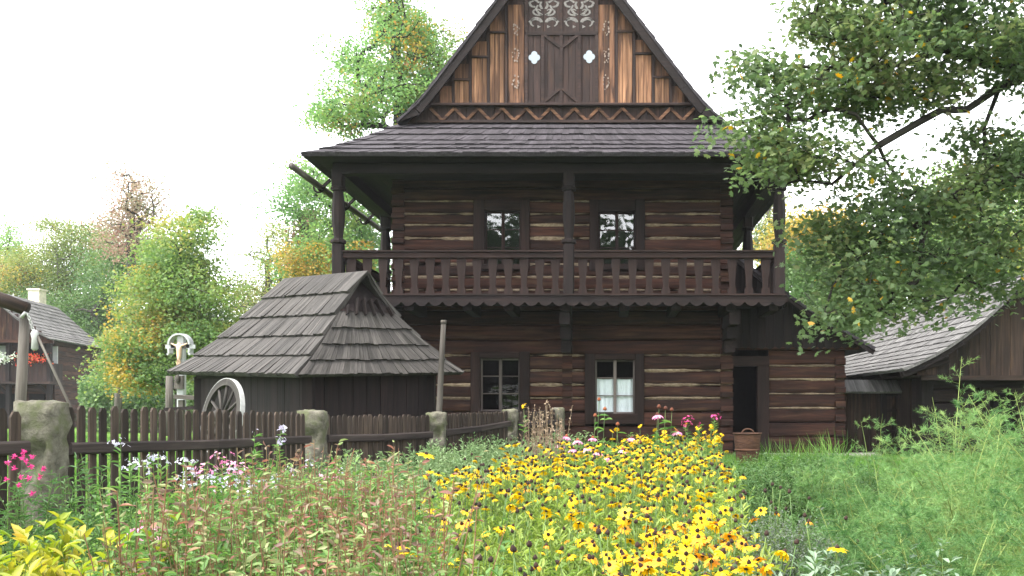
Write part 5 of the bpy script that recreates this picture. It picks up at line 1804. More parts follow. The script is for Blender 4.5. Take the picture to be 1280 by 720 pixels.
P = np.concatenate(P); R = np.concatenate(R); n = len(P)
A = RS.randn(n, 3) * np.array([1, 1, .5]); A[:, 2] -= .55
Nn = RS.randn(n, 3) * .45; Nn[:, 2] += .9
sz = RS.uniform(.036, .064, n)
np_ = NP()
py = 510 - (P[:, 2] - EYE) * F / P[:, 1]
sel = RS.rand(n) < .012
np_.leaves(P[~sel], A[~sel], Nn[~sel], sz[~sel], 1.15, LEAF_MAPLE, R[~sel], 0)
np_.leaves(P[sel], A[sel], Nn[sel], sz[sel], 1.15, LEAF_MAPLE, R[sel], 1)
np_.build('crown', [M['maple'], M['maple_yellow']], mp)
# ------------------------------------------------------------------ the flower garden
M['g_yellow'] = leaf('yellow_green_leaf', [(.12, .20, .04), (.18, .27, .06), (.25, .33, .075), (.32, .36, .09)], trans=.4, noise_scale=1.5)
M['g_fresh'] = leaf('fresh_green_leaf', [(.05, .12, .03), (.085, .18, .045), (.13, .23, .06), (.19, .27, .08)], trans=.4, noise_scale=1.5)
M['g_blue'] = leaf('blue_green_leaf', [(.08, .15, .06), (.13, .21, .09), (.19, .27, .13), (.25, .32, .16)], trans=.35, noise_scale=1.5)
M['g_brown'] = leaf('phlox_leaf', [(.11, .20, .05), (.17, .26, .08), (.23, .30, .11), (.2, .17, .1), (.17, .105, .09), (.26, .11, .08), (.22, .27, .11), (.15, .24, .07), (.30, .33, .16), (.19, .27, .09), (.14, .1, .09)], trans=.35, noise_scale=2.2, hue_noise=.4)
M['g_dark'] = leaf('herb_leaf', [(.03, .08, .025), (.055, .12, .035), (.085, .16, .05), (.12, .2, .07)], trans=.35, noise_scale=1.5)
M['g_grey'] = leaf('catmint_leaf', [(.10, .13, .10), (.16, .19, .15), (.2, .22, .2)], trans=.3)
M['g_silver'] = leaf('silver_leaf', [(.13, .19, .12), (.17, .24, .16), (.22, .29, .2)], trans=.3)
M['g_peony'] = leaf('peony_leaf', [(.10, .19, .02), (.17, .25, .03), (.26, .30, .04), (.36, .32, .05), (.3, .16, .06)], trans=.4, noise_scale=2.5, hue_noise=.4)
M['grass'] = leaf('grass_blade', [(.05, .13, .02), (.08, .19, .03), (.12, .24, .045), (.19, .27, .07)], trans=.4, noise_scale=.6)
M['dry'] = leaf('dry_stalk', [(.13, .09, .06), (.2, .14, .09), (.27, .21, .14)], trans=.1)
M['stem'] = leaf('green_stem', [(.07, .13, .035), (.12, .18, .05)], trans=.1)
M['stem_y'] = leaf('yellow_green_stem', [(.14, .2, .05), (.2, .26, .07)], trans=.1)
M['stem_red'] = leaf('red_stem', [(.16, .07, .04), (.22, .12, .06), (.12, .14, .05)], trans=.1)
M['petal'] = leaf('yellow_petal', [(.55, .33, .002), (.62, .40, .003), (.66, .46, .004)], trans=.3, rough=.5)
M['petal_old'] = leaf('orange_petal', [(.5, .2, .015), (.65, .32, .01), (.6, .22, .03)], trans=.3)
M['cone'] = leaf('dark_cone', [(.012, .007, .006), (.03, .015, .01)], trans=0, rough=.9)
M['cone_brown'] = leaf('brown_cone', [(.06, .02, .012), (.16, .05, .02)], trans=0, rough=.9)
M['pink'] = leaf('pink_petal', [(.55, .18, .36), (.7, .3, .48), (.75, .42, .55)], trans=.35)
M['magenta'] = leaf('magenta_petal', [(.42, .03, .15), (.55, .05, .22), (.6, .12, .3)], trans=.3)
M['white_fl'] = leaf('white_petal', [(.46, .45, .56), (.55, .55, .6), (.46, .41, .56)], trans=.3)
M['lilac'] = leaf('lilac_petal', [(.38, .3, .6), (.5, .42, .7)], trans=.3)

def in_poly(x, y, poly):
    c = False; n = len(poly)
    for i in range(n):
        x0, y0 = poly[i]; x1, y1 = poly[i - 1]
        if (y0 > y) != (y1 > y) and x < (x1 - x0) * (y - y0) / (y1 - y0) + x0: c = not c
    return c
def sample(poly, n, clumpy=0.0):
    xs = [p[0] for p in poly]; ys = [p[1] for p in poly]; out = []
    while len(out) < n:
        x = RS.uniform(min(xs), max(xs)); y = RS.uniform(min(ys), max(ys))
        if in_poly(x, y, poly):
            if clumpy and mnoise.noise(Vector((x * 1.6, y * 1.6, 5.5))) < RS.uniform(-.6, .6) * (1 / max(clumpy, .1)) * .5: continue
            out.append((x, y))
    return np.array(out)

def mass(name, poly, n, h, nl, ll, asp, mat, stem_mat, tmpl=LEAF_LANCE, lean=.18, t0=.15, droop=.25, r=.003, clumpy=0, kind='stuff', parent=None, pts=None, hfun=None, up=.55):
    P = pts if pts is not None else sample(poly, n, clumpy)
    n = len(P)
    B = np.stack([P[:, 0], P[:, 1], gzn(P[:, 0], P[:, 1])], 1)
    H = RS.uniform(h[0], h[1], n)
    # heights roll softly over the bed
    H *= np.array([1 + .22 * mnoise.noise(Vector((p[0] * 1.3, p[1] * 1.3, 2.2))) for p in P])
    if hfun is not None: H *= hfun(P)
    D = RS.randn(n, 2) * lean
    T = B + np.stack([D[:, 0] * H, D[:, 1] * H, H], 1)
    Mid = (B + T) / 2 - np.stack([D[:, 0] * H * .18, D[:, 1] * H * .18, np.zeros(n)], 1)
    m = NP()
    sr = RS.rand(n)
    m.sticks(B, Mid, r, r * .8, 1, sr); m.sticks(Mid, T, r * .8, r * .45, 1, sr)
    k = np.maximum(3, (nl * RS.uniform(.6, 1.4, n)).astype(int))
    idx = np.repeat(np.arange(n), k); N_ = len(idx)
    t = t0 + (1.02 - t0) * RS.rand(N_) ** .8
    q = np.where((t < .5)[:, None], B[idx] + (Mid[idx] - B[idx]) * (t * 2)[:, None], Mid[idx] + (T[idx] - Mid[idx]) * ((t - .5) * 2)[:, None])
    az = RS.rand(N_) * 2 * PI
    el = up * (t ** 1.3) + RS.randn(N_) * .3
    A = np.stack([np.cos(az) * np.cos(el), np.sin(az) * np.cos(el), np.sin(el)], 1)
    Nn = np.stack([-np.cos(az) * np.sin(el), -np.sin(az) * np.sin(el), np.cos(el)], 1) + RS.randn(N_, 3) * droop
    sz = RS.uniform(ll[0], ll[1], N_) * (1.15 - .45 * t)
    R = np.clip(np.repeat(RS.rand(n), k) * .5 + RS.rand(N_) * .5, 0, 1)
    m.leaves(q, A, Nn, sz, asp, tmpl, R, 0)
    o = m.build(name, [M[mat], M[stem_mat]], parent)
    if kind and not parent: o['kind'] = kind
    return o

BED = [(-.42, 3.1), (.6, 3.1), (.84, 4.5), (1.02, 6), (1.1, 7.5), (1.25, 9), (1.15, 10.4), (-.9, 10.4), (-1.45, 8.6), (-1.5, 7), (-1.15, 5.5), (-.85, 4.4)]
mass('coneflower_leaves', BED, 1900, (.36, .62), 13, (.07, .13), .2, 'g_yellow', 'stem_y', lean=.16, up=.8)
mass('coneflower_ground_leaves', BED, 900, (.12, .3), 9, (.1, .17), .26, 'g_fresh', 'stem', lean=.4, up=.9)
PHX = [(-1.75, 3.0), (-.45, 3.0), (-.85, 4.3), (-1.1, 5.4), (-1.5, 6.6), (-2.3, 6.4), (-2.55, 5.4), (-2.3, 4.2)]
mass('phlox_stalks', PHX, 330, (.84, 1.1), 15, (.035, .085), .36, 'g_brown', 'stem_red', lean=.1, t0=.3, up=.3, r=.0048, droop=.6)
mass('phlox_green_stalks', PHX, 260, (.7, 1.0), 18, (.04, .09), .3, 'g_fresh', 'stem_red', lean=.12, t0=.25, up=.5, r=.004, droop=.5)
mass('phlox_undergrowth', PHX, 800, (.5, .85), 14, (.05, .09), .34, 'g_fresh', 'stem', lean=.16, up=.4)
MIDB = [(-1.5, 6.6), (-1.5, 8.6), (-.95, 10.4), (-.2, 12.4), (-.9, 14.6), (-1.7, 13.2), (-2.2, 12), (-3.2, 10.4), (-3.3, 8.6), (-2.6, 6.4)]
mass('pale_bed_foliage', MIDB, 1600, (.38, .6), 15, (.05, .095), .28, 'g_blue', 'stem', lean=.14, up=.6)
LEFB = [(-2.3, 4.6), (-2.55, 5.4), (-2.4, 6.4), (-3.2, 8.6), (-3.3, 9.8), (-3.6, 7.6), (-3.85, 6.0), (-3.8, 4.6), (-2.6, 3.4)]
mass('fence_side_foliage', LEFB, 800, (.45, .72), 16, (.05, .1), .28, 'g_fresh', 'stem', lean=.15, up=.5)
RGT = [(.85, 3.2), (1.1, 4.5), (1.15, 6), (1.15, 7.5), (1.3, 9), (1.3, 11.5), (3.2, 12.6), (3.4, 9), (2.2, 7), (1.9, 5), (1.6, 3.2)]
mass('herb_bed_foliage', RGT, 1500, (.25, .48), 18, (.035, .07), .5, 'g_dark', 'stem', tmpl=LEAF_OAK, lean=.3, up=.5, clumpy=.5)
BACKB = [(-.9, 10.4), (1.2, 10.4), (1.5, 12.2), (1.75, 13.9), (.2, 13.9), (-.3, 12.6)]
mass('back_bed_foliage', BACKB, 1200, (.3, .55), 14, (.05, .09), .28, 'g_fresh', 'stem', lean=.18, up=.6)

# ---- yellow coneflowers: six prototypes, copied
def flower_proto(name, label, cat, group, h, np_, pl, pw, droop, cone_r, cone_h, pm, cm, sm='stem', lean=(.06, .03), tilt=.3, miss=0.0):
    root = empty(name, (0, 0, 0), label, cat, group)
    top = Vector((lean[0] * h, lean[1] * h, h))
    mb = MB()
    mb.tube([(0, 0, 0), (lean[0] * h * .2, lean[1] * h * .2, h * .4), (lean[0] * h * .6, lean[1] * h * .6, h * .75), top], [.003, .0028, .0025, .0024], n=5)
    mb.build('stem', M[sm], root)
    d = Vector((tilt * math.cos(random.random() * 6), tilt * math.sin(random.random() * 6), 1)).normalized()
    R = d.to_track_quat('Z', 'Y').to_matrix()
    n = NP()
    rows = 7
    if np_:
        for k in range(np_):
            if random.random() < miss: continue
            a = 2 * PI * k / np_ + random.uniform(-.12, .12)
            L = pl * random.uniform(.85, 1.1); dr = droop + random.uniform(-.2, .2)
            V = []
            for j in range(5):
                t = j / 4
                ang = -dr * (.35 + .65 * t)
                r = cone_r * .8 + L * t * math.cos(dr * t * .8); z = -L * t * math.sin(max(-.4, dr) * (.4 + .6 * t)) 
                w = pw * (.45 + 1.0 * math.sin(PI * min(1, t * .85 + .1))) * .5 * (1 if j < 4 else .35)
                c = Vector((r * math.cos(a), r * math.sin(a), z)); s_ = Vector((-math.sin(a), math.cos(a), 0)) * w
                V += [R @ (c - s_) + top, R @ (c + s_) + top]
            n.add(np.array([list(v) for v in V]), [np.array([[2 * j, 2 * j + 1, 2 * j + 3, 2 * j + 2]]) for j in range(4)], np.full(10, random.random()), 0)
        n.build('petals', M[pm], root)
    mb = MB()
    pr = [(cone_r * math.cos(t) * (1 - .25 * math.sin(t) ** 3), cone_h * math.sin(t)) for t in [PI / 2 * k / 5 for k in range(5)]] + [(cone_r * .15, cone_h)]
    mb.lathe([(cone_r * .7, -cone_h * .25)] + pr, top, 9, R=R)
    mb.build('cone', M[cm], root)
    return root
def copy_tree(o, parent=None):
    c = o.copy(); C.objects.link(c)
    if parent: c.parent = parent
    for ch in [q for q in o.children]:
        copy_tree(ch, c)
    return c
def scatter(protos, pts, smin=.85, smax=1.15, sink=0.02, zfix=None):
    used = [False] * len(protos)
    for i, (x, y) in enumerate(pts):
        k = i % len(protos)
        o = protos[k] if not used[k] else copy_tree(protos[k])
        used[k] = True
        s_ = random.uniform(smin, smax)
        o.location = (x, y, gz(x, y) - sink)
        o.rotation_euler = (random.uniform(-.1, .1), random.uniform(-.1, .1), random.uniform(0, 2 * PI))
        o.scale = (s_, s_, s_)
    return
YL = 'yellow coneflower with drooping petals and a dark centre in the big bed'
protos = []
for k in range(9):
    protos.append(flower_proto('coneflower', YL, 'flower', 'yellow coneflowers in the big bed', random.uniform(.58, .78), random.choice((11, 12, 13)), random.uniform(.030, .039), .0115,
                               random.choice((.1, .3, .6, .85)), .0112, .021, 'petal' if k < 7 else 'petal_old', 'cone', tilt=random.uniform(.25, .9), lean=(random.uniform(-.12, .12), random.uniform(-.1, .1)), miss=.06))
fl_pts = []
# a few denser drifts as in the photograph
drift = [(-.05, 5.6, .75, .8), (.55, 4.4, .3, .35), (-.35, 7.4, .75, 1.0), (.4, 6.6, .55, .9), (.1, 4.4, .3, .3), (.55, 5.2, .3, .4), (-.9, 7.4, .45, .7), (.6, 8.6, .5, .9), (-.3, 9.4, .7, .8)]
while len(fl_pts) < 800:
    a = random.random()
    if a < .72:
        c = random.choice(drift); x = c[0] + RS.randn() * c[2] * .6; y = c[1] + RS.randn() * c[3] * .6
    else:
        x, y = sample(BED, 1)[0]
    if in_poly(x, y, BED) and y > 3.75 and not (y < 5.0 and x < .0 and random.random() < .75): fl_pts.append((x, y))
fl_pts.sort(key=lambda p: p[1])
near, rest = fl_pts[:296], np.array(fl_pts[296:])
random.shuffle(near)
scatter(protos, near, .75, 1.05)
def drift_mesh(P):
    m = NP(); n = len(P)
    B = np.stack([P[:, 0], P[:, 1], gzn(P[:, 0], P[:, 1])], 1); H = RS.uniform(.55, .78, n)
    T_ = B + np.stack([RS.randn(n) * .05, RS.randn(n) * .05, H], 1)
    m.sticks(B, T_, .003, .0024, 1)
    D = norm(np.stack([RS.randn(n) * .4, RS.randn(n) * .4, np.ones(n)], 1))
    U = norm(np.cross(D, RS.randn(n, 3))); W_ = np.cross(D, U); dr = RS.uniform(0, .9, n)[:, None]
    for k in range(12):
        a = 2 * PI * k / 12
        m.leaves(T_, U * math.cos(a) + W_ * math.sin(a) - D * dr, D, RS.uniform(.038, .048, n), .32, LEAF_DIAMOND, RS.rand(n), 0)
    for k in range(6):
        a = 2 * PI * k / 6
        m.leaves(T_ + (U * math.cos(a) + W_ * math.sin(a)) * .006 - D * .004, D + (U * math.cos(a) + W_ * math.sin(a)) * .2, U * math.cos(a) + W_ * math.sin(a), np.full(n, .028), .5, LEAF_DIAMOND, RS.rand(n), 2)
    tag(m.build('coneflower_drift', [M['petal'], M['stem'], M['cone']]), kind='stuff')
drift_mesh(rest)
protos = []
for k in range(5):
    protos.append(flower_proto('spent_coneflower', 'spent coneflower reduced to a dark brown seed cone in the yellow bed', 'flower', 'spent coneflowers with bare dark cones', random.uniform(.62, .84), 9 if k == 4 else 0, .025, .01, 1.2, .0125, .021, 'petal_old', 'cone',
                               tilt=random.uniform(.0, .4), lean=(random.uniform(-.1, .1), random.uniform(-.1, .1)), miss=.3))
sp = [p for p in sample(BED, 330) if p[1] > 3.7][:255] + [(1.1 + RS.rand() * .2, 4.6 + RS.rand() * 2.2) for _ in range(14)]
scatter(protos, sp)
# single showy flowers that stand apart
def lone(px, py, Y, label, big=1.0, n=1):
    for _ in range(1):
        p = at(px, py, Y); h = p.z - gz(p.x, Y)
        f = flower_proto('coneflower', label, 'flower', None, h, 13, .055 * big, .02 * big, .25, .014 * big, .02 * big, 'petal', 'cone', tilt=.25)
        f.location = (p.x - .06 * h, Y, gz(p.x, Y))
lone(532, 568, 7.6, 'lone large yellow coneflower on a pale green patch below the third stone post', 1.25)
lone(495, 683, 4.0, 'higher of two yellow coneflowers among the reddish phlox stalks')
lone(507, 692, 3.9, 'lower of two yellow coneflowers among the reddish phlox stalks')
lone(1048, 686, 4.4, 'stray yellow coneflower lying low before the silver leaves right of the bed', .9)
# small golden flowers at the back, single meshes
def small_proto(k):
    n = NP()
    h = random.uniform(.28, .62)
    top = np.array([random.uniform(-.05, .05), random.uniform(-.05, .05), h])
    n.sticks(np.array([[0, 0, 0.]]), top[None, :], .004, .003, 1)
    d = norm(np.array([[random.uniform(-.4, .4), -.7, .8]]))[0]
    for j in range(10):
        a = 2 * PI * j / 10
        u_ = norm(np.cross(d, [[0, 0, 1.]]))[0]; v_ = np.cross(d, u_)
        A = u_ * math.cos(a) + v_ * math.sin(a) - d * .25
        n.leaves(top[None, :], A[None, :], d[None, :], np.array([.042]), .42, LEAF_DIAMOND, np.array([random.random()]), 0)
    m = 8
    n.leaves(np.repeat((top + d * .004)[None, :], m, 0), RS.randn(m, 3), np.repeat(d[None, :], m, 0) + RS.randn(m, 3) * .3, np.full(m, .012), 1, LEAF_DIAMOND, RS.rand(m), 2)
    o = n.build('golden_flower', [M['petal'], M['stem'], M['cone_brown']])
    return tag(o, 'small golden flower in the back bed before the house wall', 'flower', 'small golden flowers before the house')
protos = [small_proto(k) for k in range(6)]
GOLD = [(wx(770, 11.5), 11.5), (wx(900, 11.3), 11.3), (wx(905, 12.8), 12.8), (wx(910, 13.9), 13.9), (wx(800, 13.9), 13.9), (wx(765, 12.8), 12.8)]
scatter(protos, sample(GOLD, 190), .9, 1.3)

# ---- purple coneflowers
def echin(px, py, Y, petals, label, group):
    p = at(px, py, Y); h = p.z - gz(p.x, Y)
    f = flower_proto('purple_coneflower' if petals else 'purple_seed_head', label, 'flower', group, h, 13 if petals else 0, .06, .018, .75, .024, .034, 'pink', 'cone_brown', tilt=.15, lean=(.03, .02))
    f.location = (p.x - .03 * h, Y, gz(p.x, Y))
    # a few leaves on the stem
    n = NP(); k = 9
    t = RS.uniform(.35, .9, k); az = RS.rand(k) * 6.28
    P_ = np.stack([.03 * h * t, .02 * h * t, h * t], 1)
    n.leaves(P_, np.stack([np.cos(az), np.sin(az), RS.uniform(-.2, .5, k)], 1), np.tile([[0, 0, 1.]], (k, 1)) + RS.randn(k, 3) * .2, RS.uniform(.1, .15, k), .3, LEAF_LANCE, RS.rand(k))
    o = n.build('leaves', M['g_fresh']); o.parent = f
    return f
for (px, py, Y) in ((708, 546, 10.6), (722, 551, 10.4), (733, 560, 10.2), (748, 566, 10.0), (760, 572, 9.8), (779, 562, 10.0), (700, 556, 10.6), (716, 562, 10.2), (790, 548, 10.6), (741, 548, 10.8)):
    echin(px, py, Y, True, 'pink coneflower with drooping petals low before the house wall', 'pink coneflowers before the house')
echin(822, 519, 9.8, True, 'tallest pink coneflower right of the curtained window', None)
echin(846, 540, 9.9, True, 'pink coneflower leaning right below the tallest one', None)
for (px, py, Y) in ((749, 500, 10.6), (756, 512, 10.4), (772, 531, 10.3), (824, 509, 9.9), (832, 511, 9.9), (840, 513, 9.9), (744, 520, 10.5), (800, 554, 10)):
    echin(px, py, Y, False, 'bare brown coneflower seed head on a tall stem before the windows', 'brown seed heads before the windows')

def leafy_stalk(name, px, py, Y, fl, flm, label, cat, group=None, nleaf=60, ll=(.05, .08), mat='g_fresh', spread=.05, fsize=.03, nfl=40, fh=.12, lean=0.0):
    p = at(px, py, Y); zb = gz(p.x, Y); h = p.z - zb
    root = empty(name, (p.x - lean * h, Y, zb), label, cat, group)
    n = NP()
    b = np.array([p.x - lean * h, Y, zb]); tp = np.array([p.x, Y, p.z])
    mid = (b + tp) / 2 + np.array([-lean * h * .2, 0, 0])
    n.sticks(b[None], mid[None], .005, .004); n.sticks(mid[None], tp[None], .004, .002)
    n.build('stem', M['stem'], root)
    n = NP(); k = nleaf; t = RS.uniform(.2, .97, k); az = RS.rand(k) * 6.28; el = RS.uniform(0, .8, k)
    q = np.where((t < .5)[:, None], b + (mid - b) * (t * 2)[:, None], mid + (tp - mid) * ((t - .5) * 2)[:, None])
    n.leaves(q, np.stack([np.cos(az) * np.cos(el), np.sin(az) * np.cos(el), np.sin(el)], 1), np.tile([[0, 0, 1.]], (k, 1)) + RS.randn(k, 3) * .3, RS.uniform(ll[0], ll[1], k), .28, LEAF_LANCE, RS.rand(k)); n.build('leaves', M[mat], root)
    if nfl:
        n = NP(); k = nfl
        q = tp + np.stack([RS.randn(k) * spread, RS.randn(k) * spread, RS.uniform(-fh, .02, k)], 1)
        d = norm(q - (tp - np.array([0, 0, fh])) + RS.randn(k, 3) * .02)
        for j in range(4):
            A = np.cross(d, RS.randn(k, 3))
            n.leaves(q, A, d, np.full(k, fsize) * RS.uniform(.7, 1.2, k), .7, LEAF_DIAMOND, RS.rand(k))
        n.build('blossoms', M[flm], root)
    return root
leafy_stalk('pink_snapdragon', 860, 521, 11, 1, 'magenta', 'pink flower stalk left of the two tall stalks by the doorway', 'flower', spread=.03, fsize=.028, nfl=26)
leafy_stalk('pink_snapdragon', 893, 518, 11, 1, 'magenta', 'tall leafy stalk topped with magenta buds nearest the doorway', 'flower', spread=.03, fsize=.024, nfl=16, fh=.06, nleaf=90)
leafy_stalk('pink_snapdragon', 874, 530, 11, 1, 'magenta', 'middle leafy stalk with small red buds between two pink ones', 'flower', spread=.02, fsize=.02, nfl=8, fh=.04, nleaf=80)
leafy_stalk('tall_bud_stalk', 655, 507, 9.0, 1, 'petal', 'thin stalk with one small yellow bloom before the lower left window', 'flower', spread=.012, fsize=.02, nfl=6, fh=.02, nleaf=30)
# white and pink flowers by the fence
WF = [(151, 549, 5.8), (192, 566, 5.6), (201, 572, 5.6), (163, 577, 5.5), (180, 580, 5.4), (233, 572, 6.2), (240, 578, 6.0), (250, 593, 5.6), (262, 595, 5.6), (272, 592, 5.8), (285, 594, 5.8), (298, 590, 6), (305, 600, 5.7), (228, 592, 5.5),
      (318, 598, 6.0), (330, 603, 6.0), (345, 596, 6.4), (390, 576, 7.6), (362, 586, 7.2), (235, 602, 5.3), (423, 587, 8), (310, 612, 5.6), (278, 606, 5.5), (455, 600, 8.2), (400, 606, 7)]
for (px, py, Y) in WF:
    leafy_stalk('white_phlox', px, py, Y, 1, 'white_fl', 'white phlox cluster on a leafy stalk along the picket fence', 'flower', 'white phlox along the fence', spread=.034, fsize=.019, nfl=10, fh=.05, nleaf=34)
for i, (px, py, Y, lab) in enumerate(((283, 568, 6.4, 'tallest pink spider flower before the picket fence'), (256, 582, 6.0, 'pale pink spider flower left of the tallest one'), (296, 580, 6.3, 'pink spider flower just right of the tallest one'),
                         (184, 657, 4.2, 'small pale pink phlox cluster among the reddish stalks'), (412, 588, 7.8, 'pink bloom right of the second stone post'))):
    leafy_stalk('pink_flower', px, py, Y, 1, 'pink', lab, 'flower', spread=.04, fsize=.023, nfl=16, fh=.08, nleaf=36)
leafy_stalk('white_flower_sprig', 352, 549, 6.6, 1, 'white_fl', 'upper arching sprig tipped with white blossoms before the fence rail', 'flower', lean=.12, spread=.02, fsize=.022, nfl=9, fh=.03, nleaf=70, ll=(.03, .06))
leafy_stalk('white_flower_sprig', 352, 534, 6.8, 1, 'white_fl', 'tallest arching sprig with white blossoms reaching over the fence rail', 'flower', lean=.1, spread=.02, fsize=.024, nfl=9, fh=.03, nleaf=80, ll=(.03, .06))
leafy_stalk('white_flower_sprig', 318, 540, 6.6, 1, 'white_fl', 'leafy green sprig without many blossoms left of the arching sprigs', 'flower', spread=.02, fsize=.01, nfl=2, fh=.03, nleaf=110, ll=(.05, .09))
# magenta asters at the left edge
def bush(name, label, cat, c, r, h, n, nl, ll, asp, mat, tmpl=LEAF_LANCE, fl=None, lean=.35, up=.5):
    root = empty(name, (c[0], c[1], gz(*c)), label, cat)
    pts = np.array([(c[0] + r * q * math.cos(t), c[1] + r * q * math.sin(t)) for q, t in zip(RS.rand(n) ** .55, RS.rand(n) * 6.283)])
    mass('foliage', None, n, h, nl, ll, asp, mat, 'stem', tmpl=tmpl, lean=lean, up=up, parent=root, pts=pts)
    return root
ast = bush('aster_plant', 'feathery aster plant with magenta blooms at the left edge before the mossy post', 'flower plant', (-2.72, 4.15), .42, (1.0, 1.22), 70, 46, (.035, .07), .2, 'g_dark', lean=.12)
for (px, py) in ((18, 570), (30, 565), (28, 572), (38, 583), (55, 586), (27, 596), (36, 598), (24, 606), (41, 617), (19, 585), (10, 578), (50, 596), (33, 577), (41, 571), (8, 600)):
    n = NP(); p = np.array(list(at(px, py, 3.9 + random.uniform(-.1, .15)))); k = 18
    d = RS.randn(k, 3); d[:, 1] -= .4
    n.leaves(np.tile(p, (k, 1)), d, RS.randn(k, 3), RS.uniform(.012, .02, k), .4, LEAF_DIAMOND, RS.rand(k)); n.build('bloom', M['magenta'], ast)
bush('peony_bush', 'broad leaved yellow green peony bush in the bottom left corner', 'bush', (-2.3, 3.4), .34, (.78, 1.04), 220, 20, (.07, .125), .36, 'g_peony', lean=.13, up=.75)
bush('catmint_mound', 'grey green catmint mound right of the yellow bed', 'plant', (1.22, 5.9), .36, (.42, .6), 120, 40, (.02, .045), .3, 'g_grey', lean=.3)
bush('silver_leaf_plant', 'pale silver leaved plant at the bottom edge right of the flowers', 'plant', (1.27, 4.25), .34, (.5, .72), 70, 22, (.06, .11), .4, 'g_silver', lean=.3, tmpl=LEAF_OAK)
bush('herb_bush', 'dark green herb bush left of the asparagus near the lawn', 'bush', (2.05, 9.2), .6, (.35, .52), 120, 36, (.035, .07), .5, 'g_dark', lean=.3, tmpl=LEAF_OAK)
bush('herb_bush', 'smaller dark herb bush nearest the stone step', 'bush', (2.62, 11.8), .5, (.25, .42), 80, 36, (.04, .08), .5, 'g_dark', lean=.3, tmpl=LEAF_OAK)
# dry stalks in front of the last posts
dr = empty('dry_stalks', (wx(688, 11), 11, gz(0, 11)), 'dry brown seed stalks in front of the last stone posts', 'dead plants')
n = NP(); k = 46
x = np.concatenate([wx(664, 10.5) + RS.randn(16) * .08, wx(690, 11) + RS.randn(30) * .16]); y = RS.uniform(10.2, 11.4, k)
B = np.stack([x, y, gzn(x, y)], 1); Hh = RS.uniform(.7, 1.15, k); Tt = B + np.stack([RS.randn(k) * .06, RS.randn(k) * .06, Hh], 1)
n.sticks(B, Tt, .006, .003); n.build('stalk', M['dry'], dr).name = 'stalks'
n = NP(); idx = np.repeat(np.arange(k), 26); N_ = len(idx); t = RS.uniform(.35, 1.02, N_)
n.leaves(B[idx] + (Tt[idx] - B[idx]) * t[:, None] + RS.randn(N_, 3) * .012, RS.randn(N_, 3) + np.array([0, 0, .3]), RS.randn(N_, 3), RS.uniform(.02, .05, N_), .4, LEAF_LANCE, RS.rand(N_)); n.build('seed_heads', M['dry'], dr)

# ---- asparagus
M['asp'] = leaf('asparagus_needle', [(.04, .11, .03), (.09, .185, .055), (.145, .26, .085), (.24, .33, .11)], trans=.35, noise_scale=1.6)
def asparagus(c, h, label, group, nst=8, arch=.45, lean=(0, 0), nb=24):
    root = empty('asparagus_plant', (c[0], c[1], gz(*c)), label, 'asparagus', group)
    st = NP(); ne = NP(); pb = random.uniform(-.3, .25)
    for s_ in range(nst):
        az = 2 * PI * s_ / nst + random.uniform(-.4, .4); H = h * random.uniform(.6, 1.2); out = arch * random.uniform(.4, 1.2)
        base = np.array([c[0] + random.uniform(-.08, .08), c[1] + random.uniform(-.08, .08), gz(*c)])
        def pt(t): return base + np.array([(math.cos(az) * out + lean[0]) * H * t ** 1.7, (math.sin(az) * out + lean[1]) * H * t ** 1.7, H * (t - .22 * out * t * t)])
        ts = np.linspace(0, 1, 9); pp_ = np.array([pt(t) for t in ts])
        st.sticks(pp_[:-1], pp_[1:], np.linspace(.011, .002, 9)[:-1], np.linspace(.011, .002, 9)[1:], 0, np.full(8, random.random()))
        tb = np.sort(RS.uniform(.22, 1.0, nb))
        for t in tb:
            p = pt(t); a2 = RS.rand() * 2 * PI; L = (.42 * (1.05 - t) + .07) * random.uniform(.7, 1.2) * h
            d = np.array([math.cos(a2), math.sin(a2), RS.uniform(.1, .9)]); d /= np.linalg.norm(d)
            q1 = p + d * L; q1[2] -= L * .12
            st.sticks(p[None], q1[None], .002, .0007)
            ns = 9; br = min(1, max(0, random.random() * .8 + .1 + pb))
            tt = RS.uniform(.15, 1, ns)
            b0 = p + (q1 - p) * tt[:, None]
            dd = norm(d + RS.randn(ns, 3) * .6); l2 = L * .34 * (1.1 - .6 * tt)
            b1 = b0 + dd * l2[:, None]
            m = 10
            idx = np.repeat(np.arange(ns), m); u_ = RS.rand(len(idx))
            P_ = b0[idx] + (b1[idx] - b0[idx]) * u_[:, None]
            A = dd[idx] * 1.1 + RS.randn(len(idx), 3) * .55
            ne.leaves(P_, A, RS.randn(len(idx), 3), RS.uniform(.024, .044, len(idx)), .085, LEAF_BLADE, np.clip(RS.rand(len(idx)) * .2 + br * .8, 0, 1))
    st.build('stems', M['stem_y'], root); ne.build('fronds', M['asp'], root)
AL = 'feathery light green asparagus plant in the mass on the right'
for (x, y, h) in ((1.62, 4.3, .86), (2.0, 5.0, .98), (1.8, 6.2, .85), (2.45, 5.9, 1.12), (2.3, 7.3, .9), (2.95, 6.9, 1.25), (1.5, 5.2, .75), (2.7, 4.8, 1.12), (3.1, 5.6, 1.28), (2.35, 4.2, .98), (3.5, 7.4, 1.3), (2.0, 8.2, .72), (2.9, 8.4, .8), (2.0, 3.7, .95), (1.9, 5.6, .9), (2.6, 6.5, 1.15)):
    asparagus((x, y), h, AL, 'asparagus plants')
asparagus((3.05, 7.9), 1.55, 'tall asparagus plant whose plumes rise before the barn wall', None, nst=6, arch=.3, lean=(.08, 0), nb=15)
asparagus((3.75, 7.7), 1.45, 'tall asparagus plume at the right edge before the barn', None, nst=6, arch=.42, lean=(-.05, 0), nb=15)
asparagus((3.2, 10.6), 1.05, 'thin asparagus plume in front of the board gate', None, nst=3, arch=.3, nb=14)

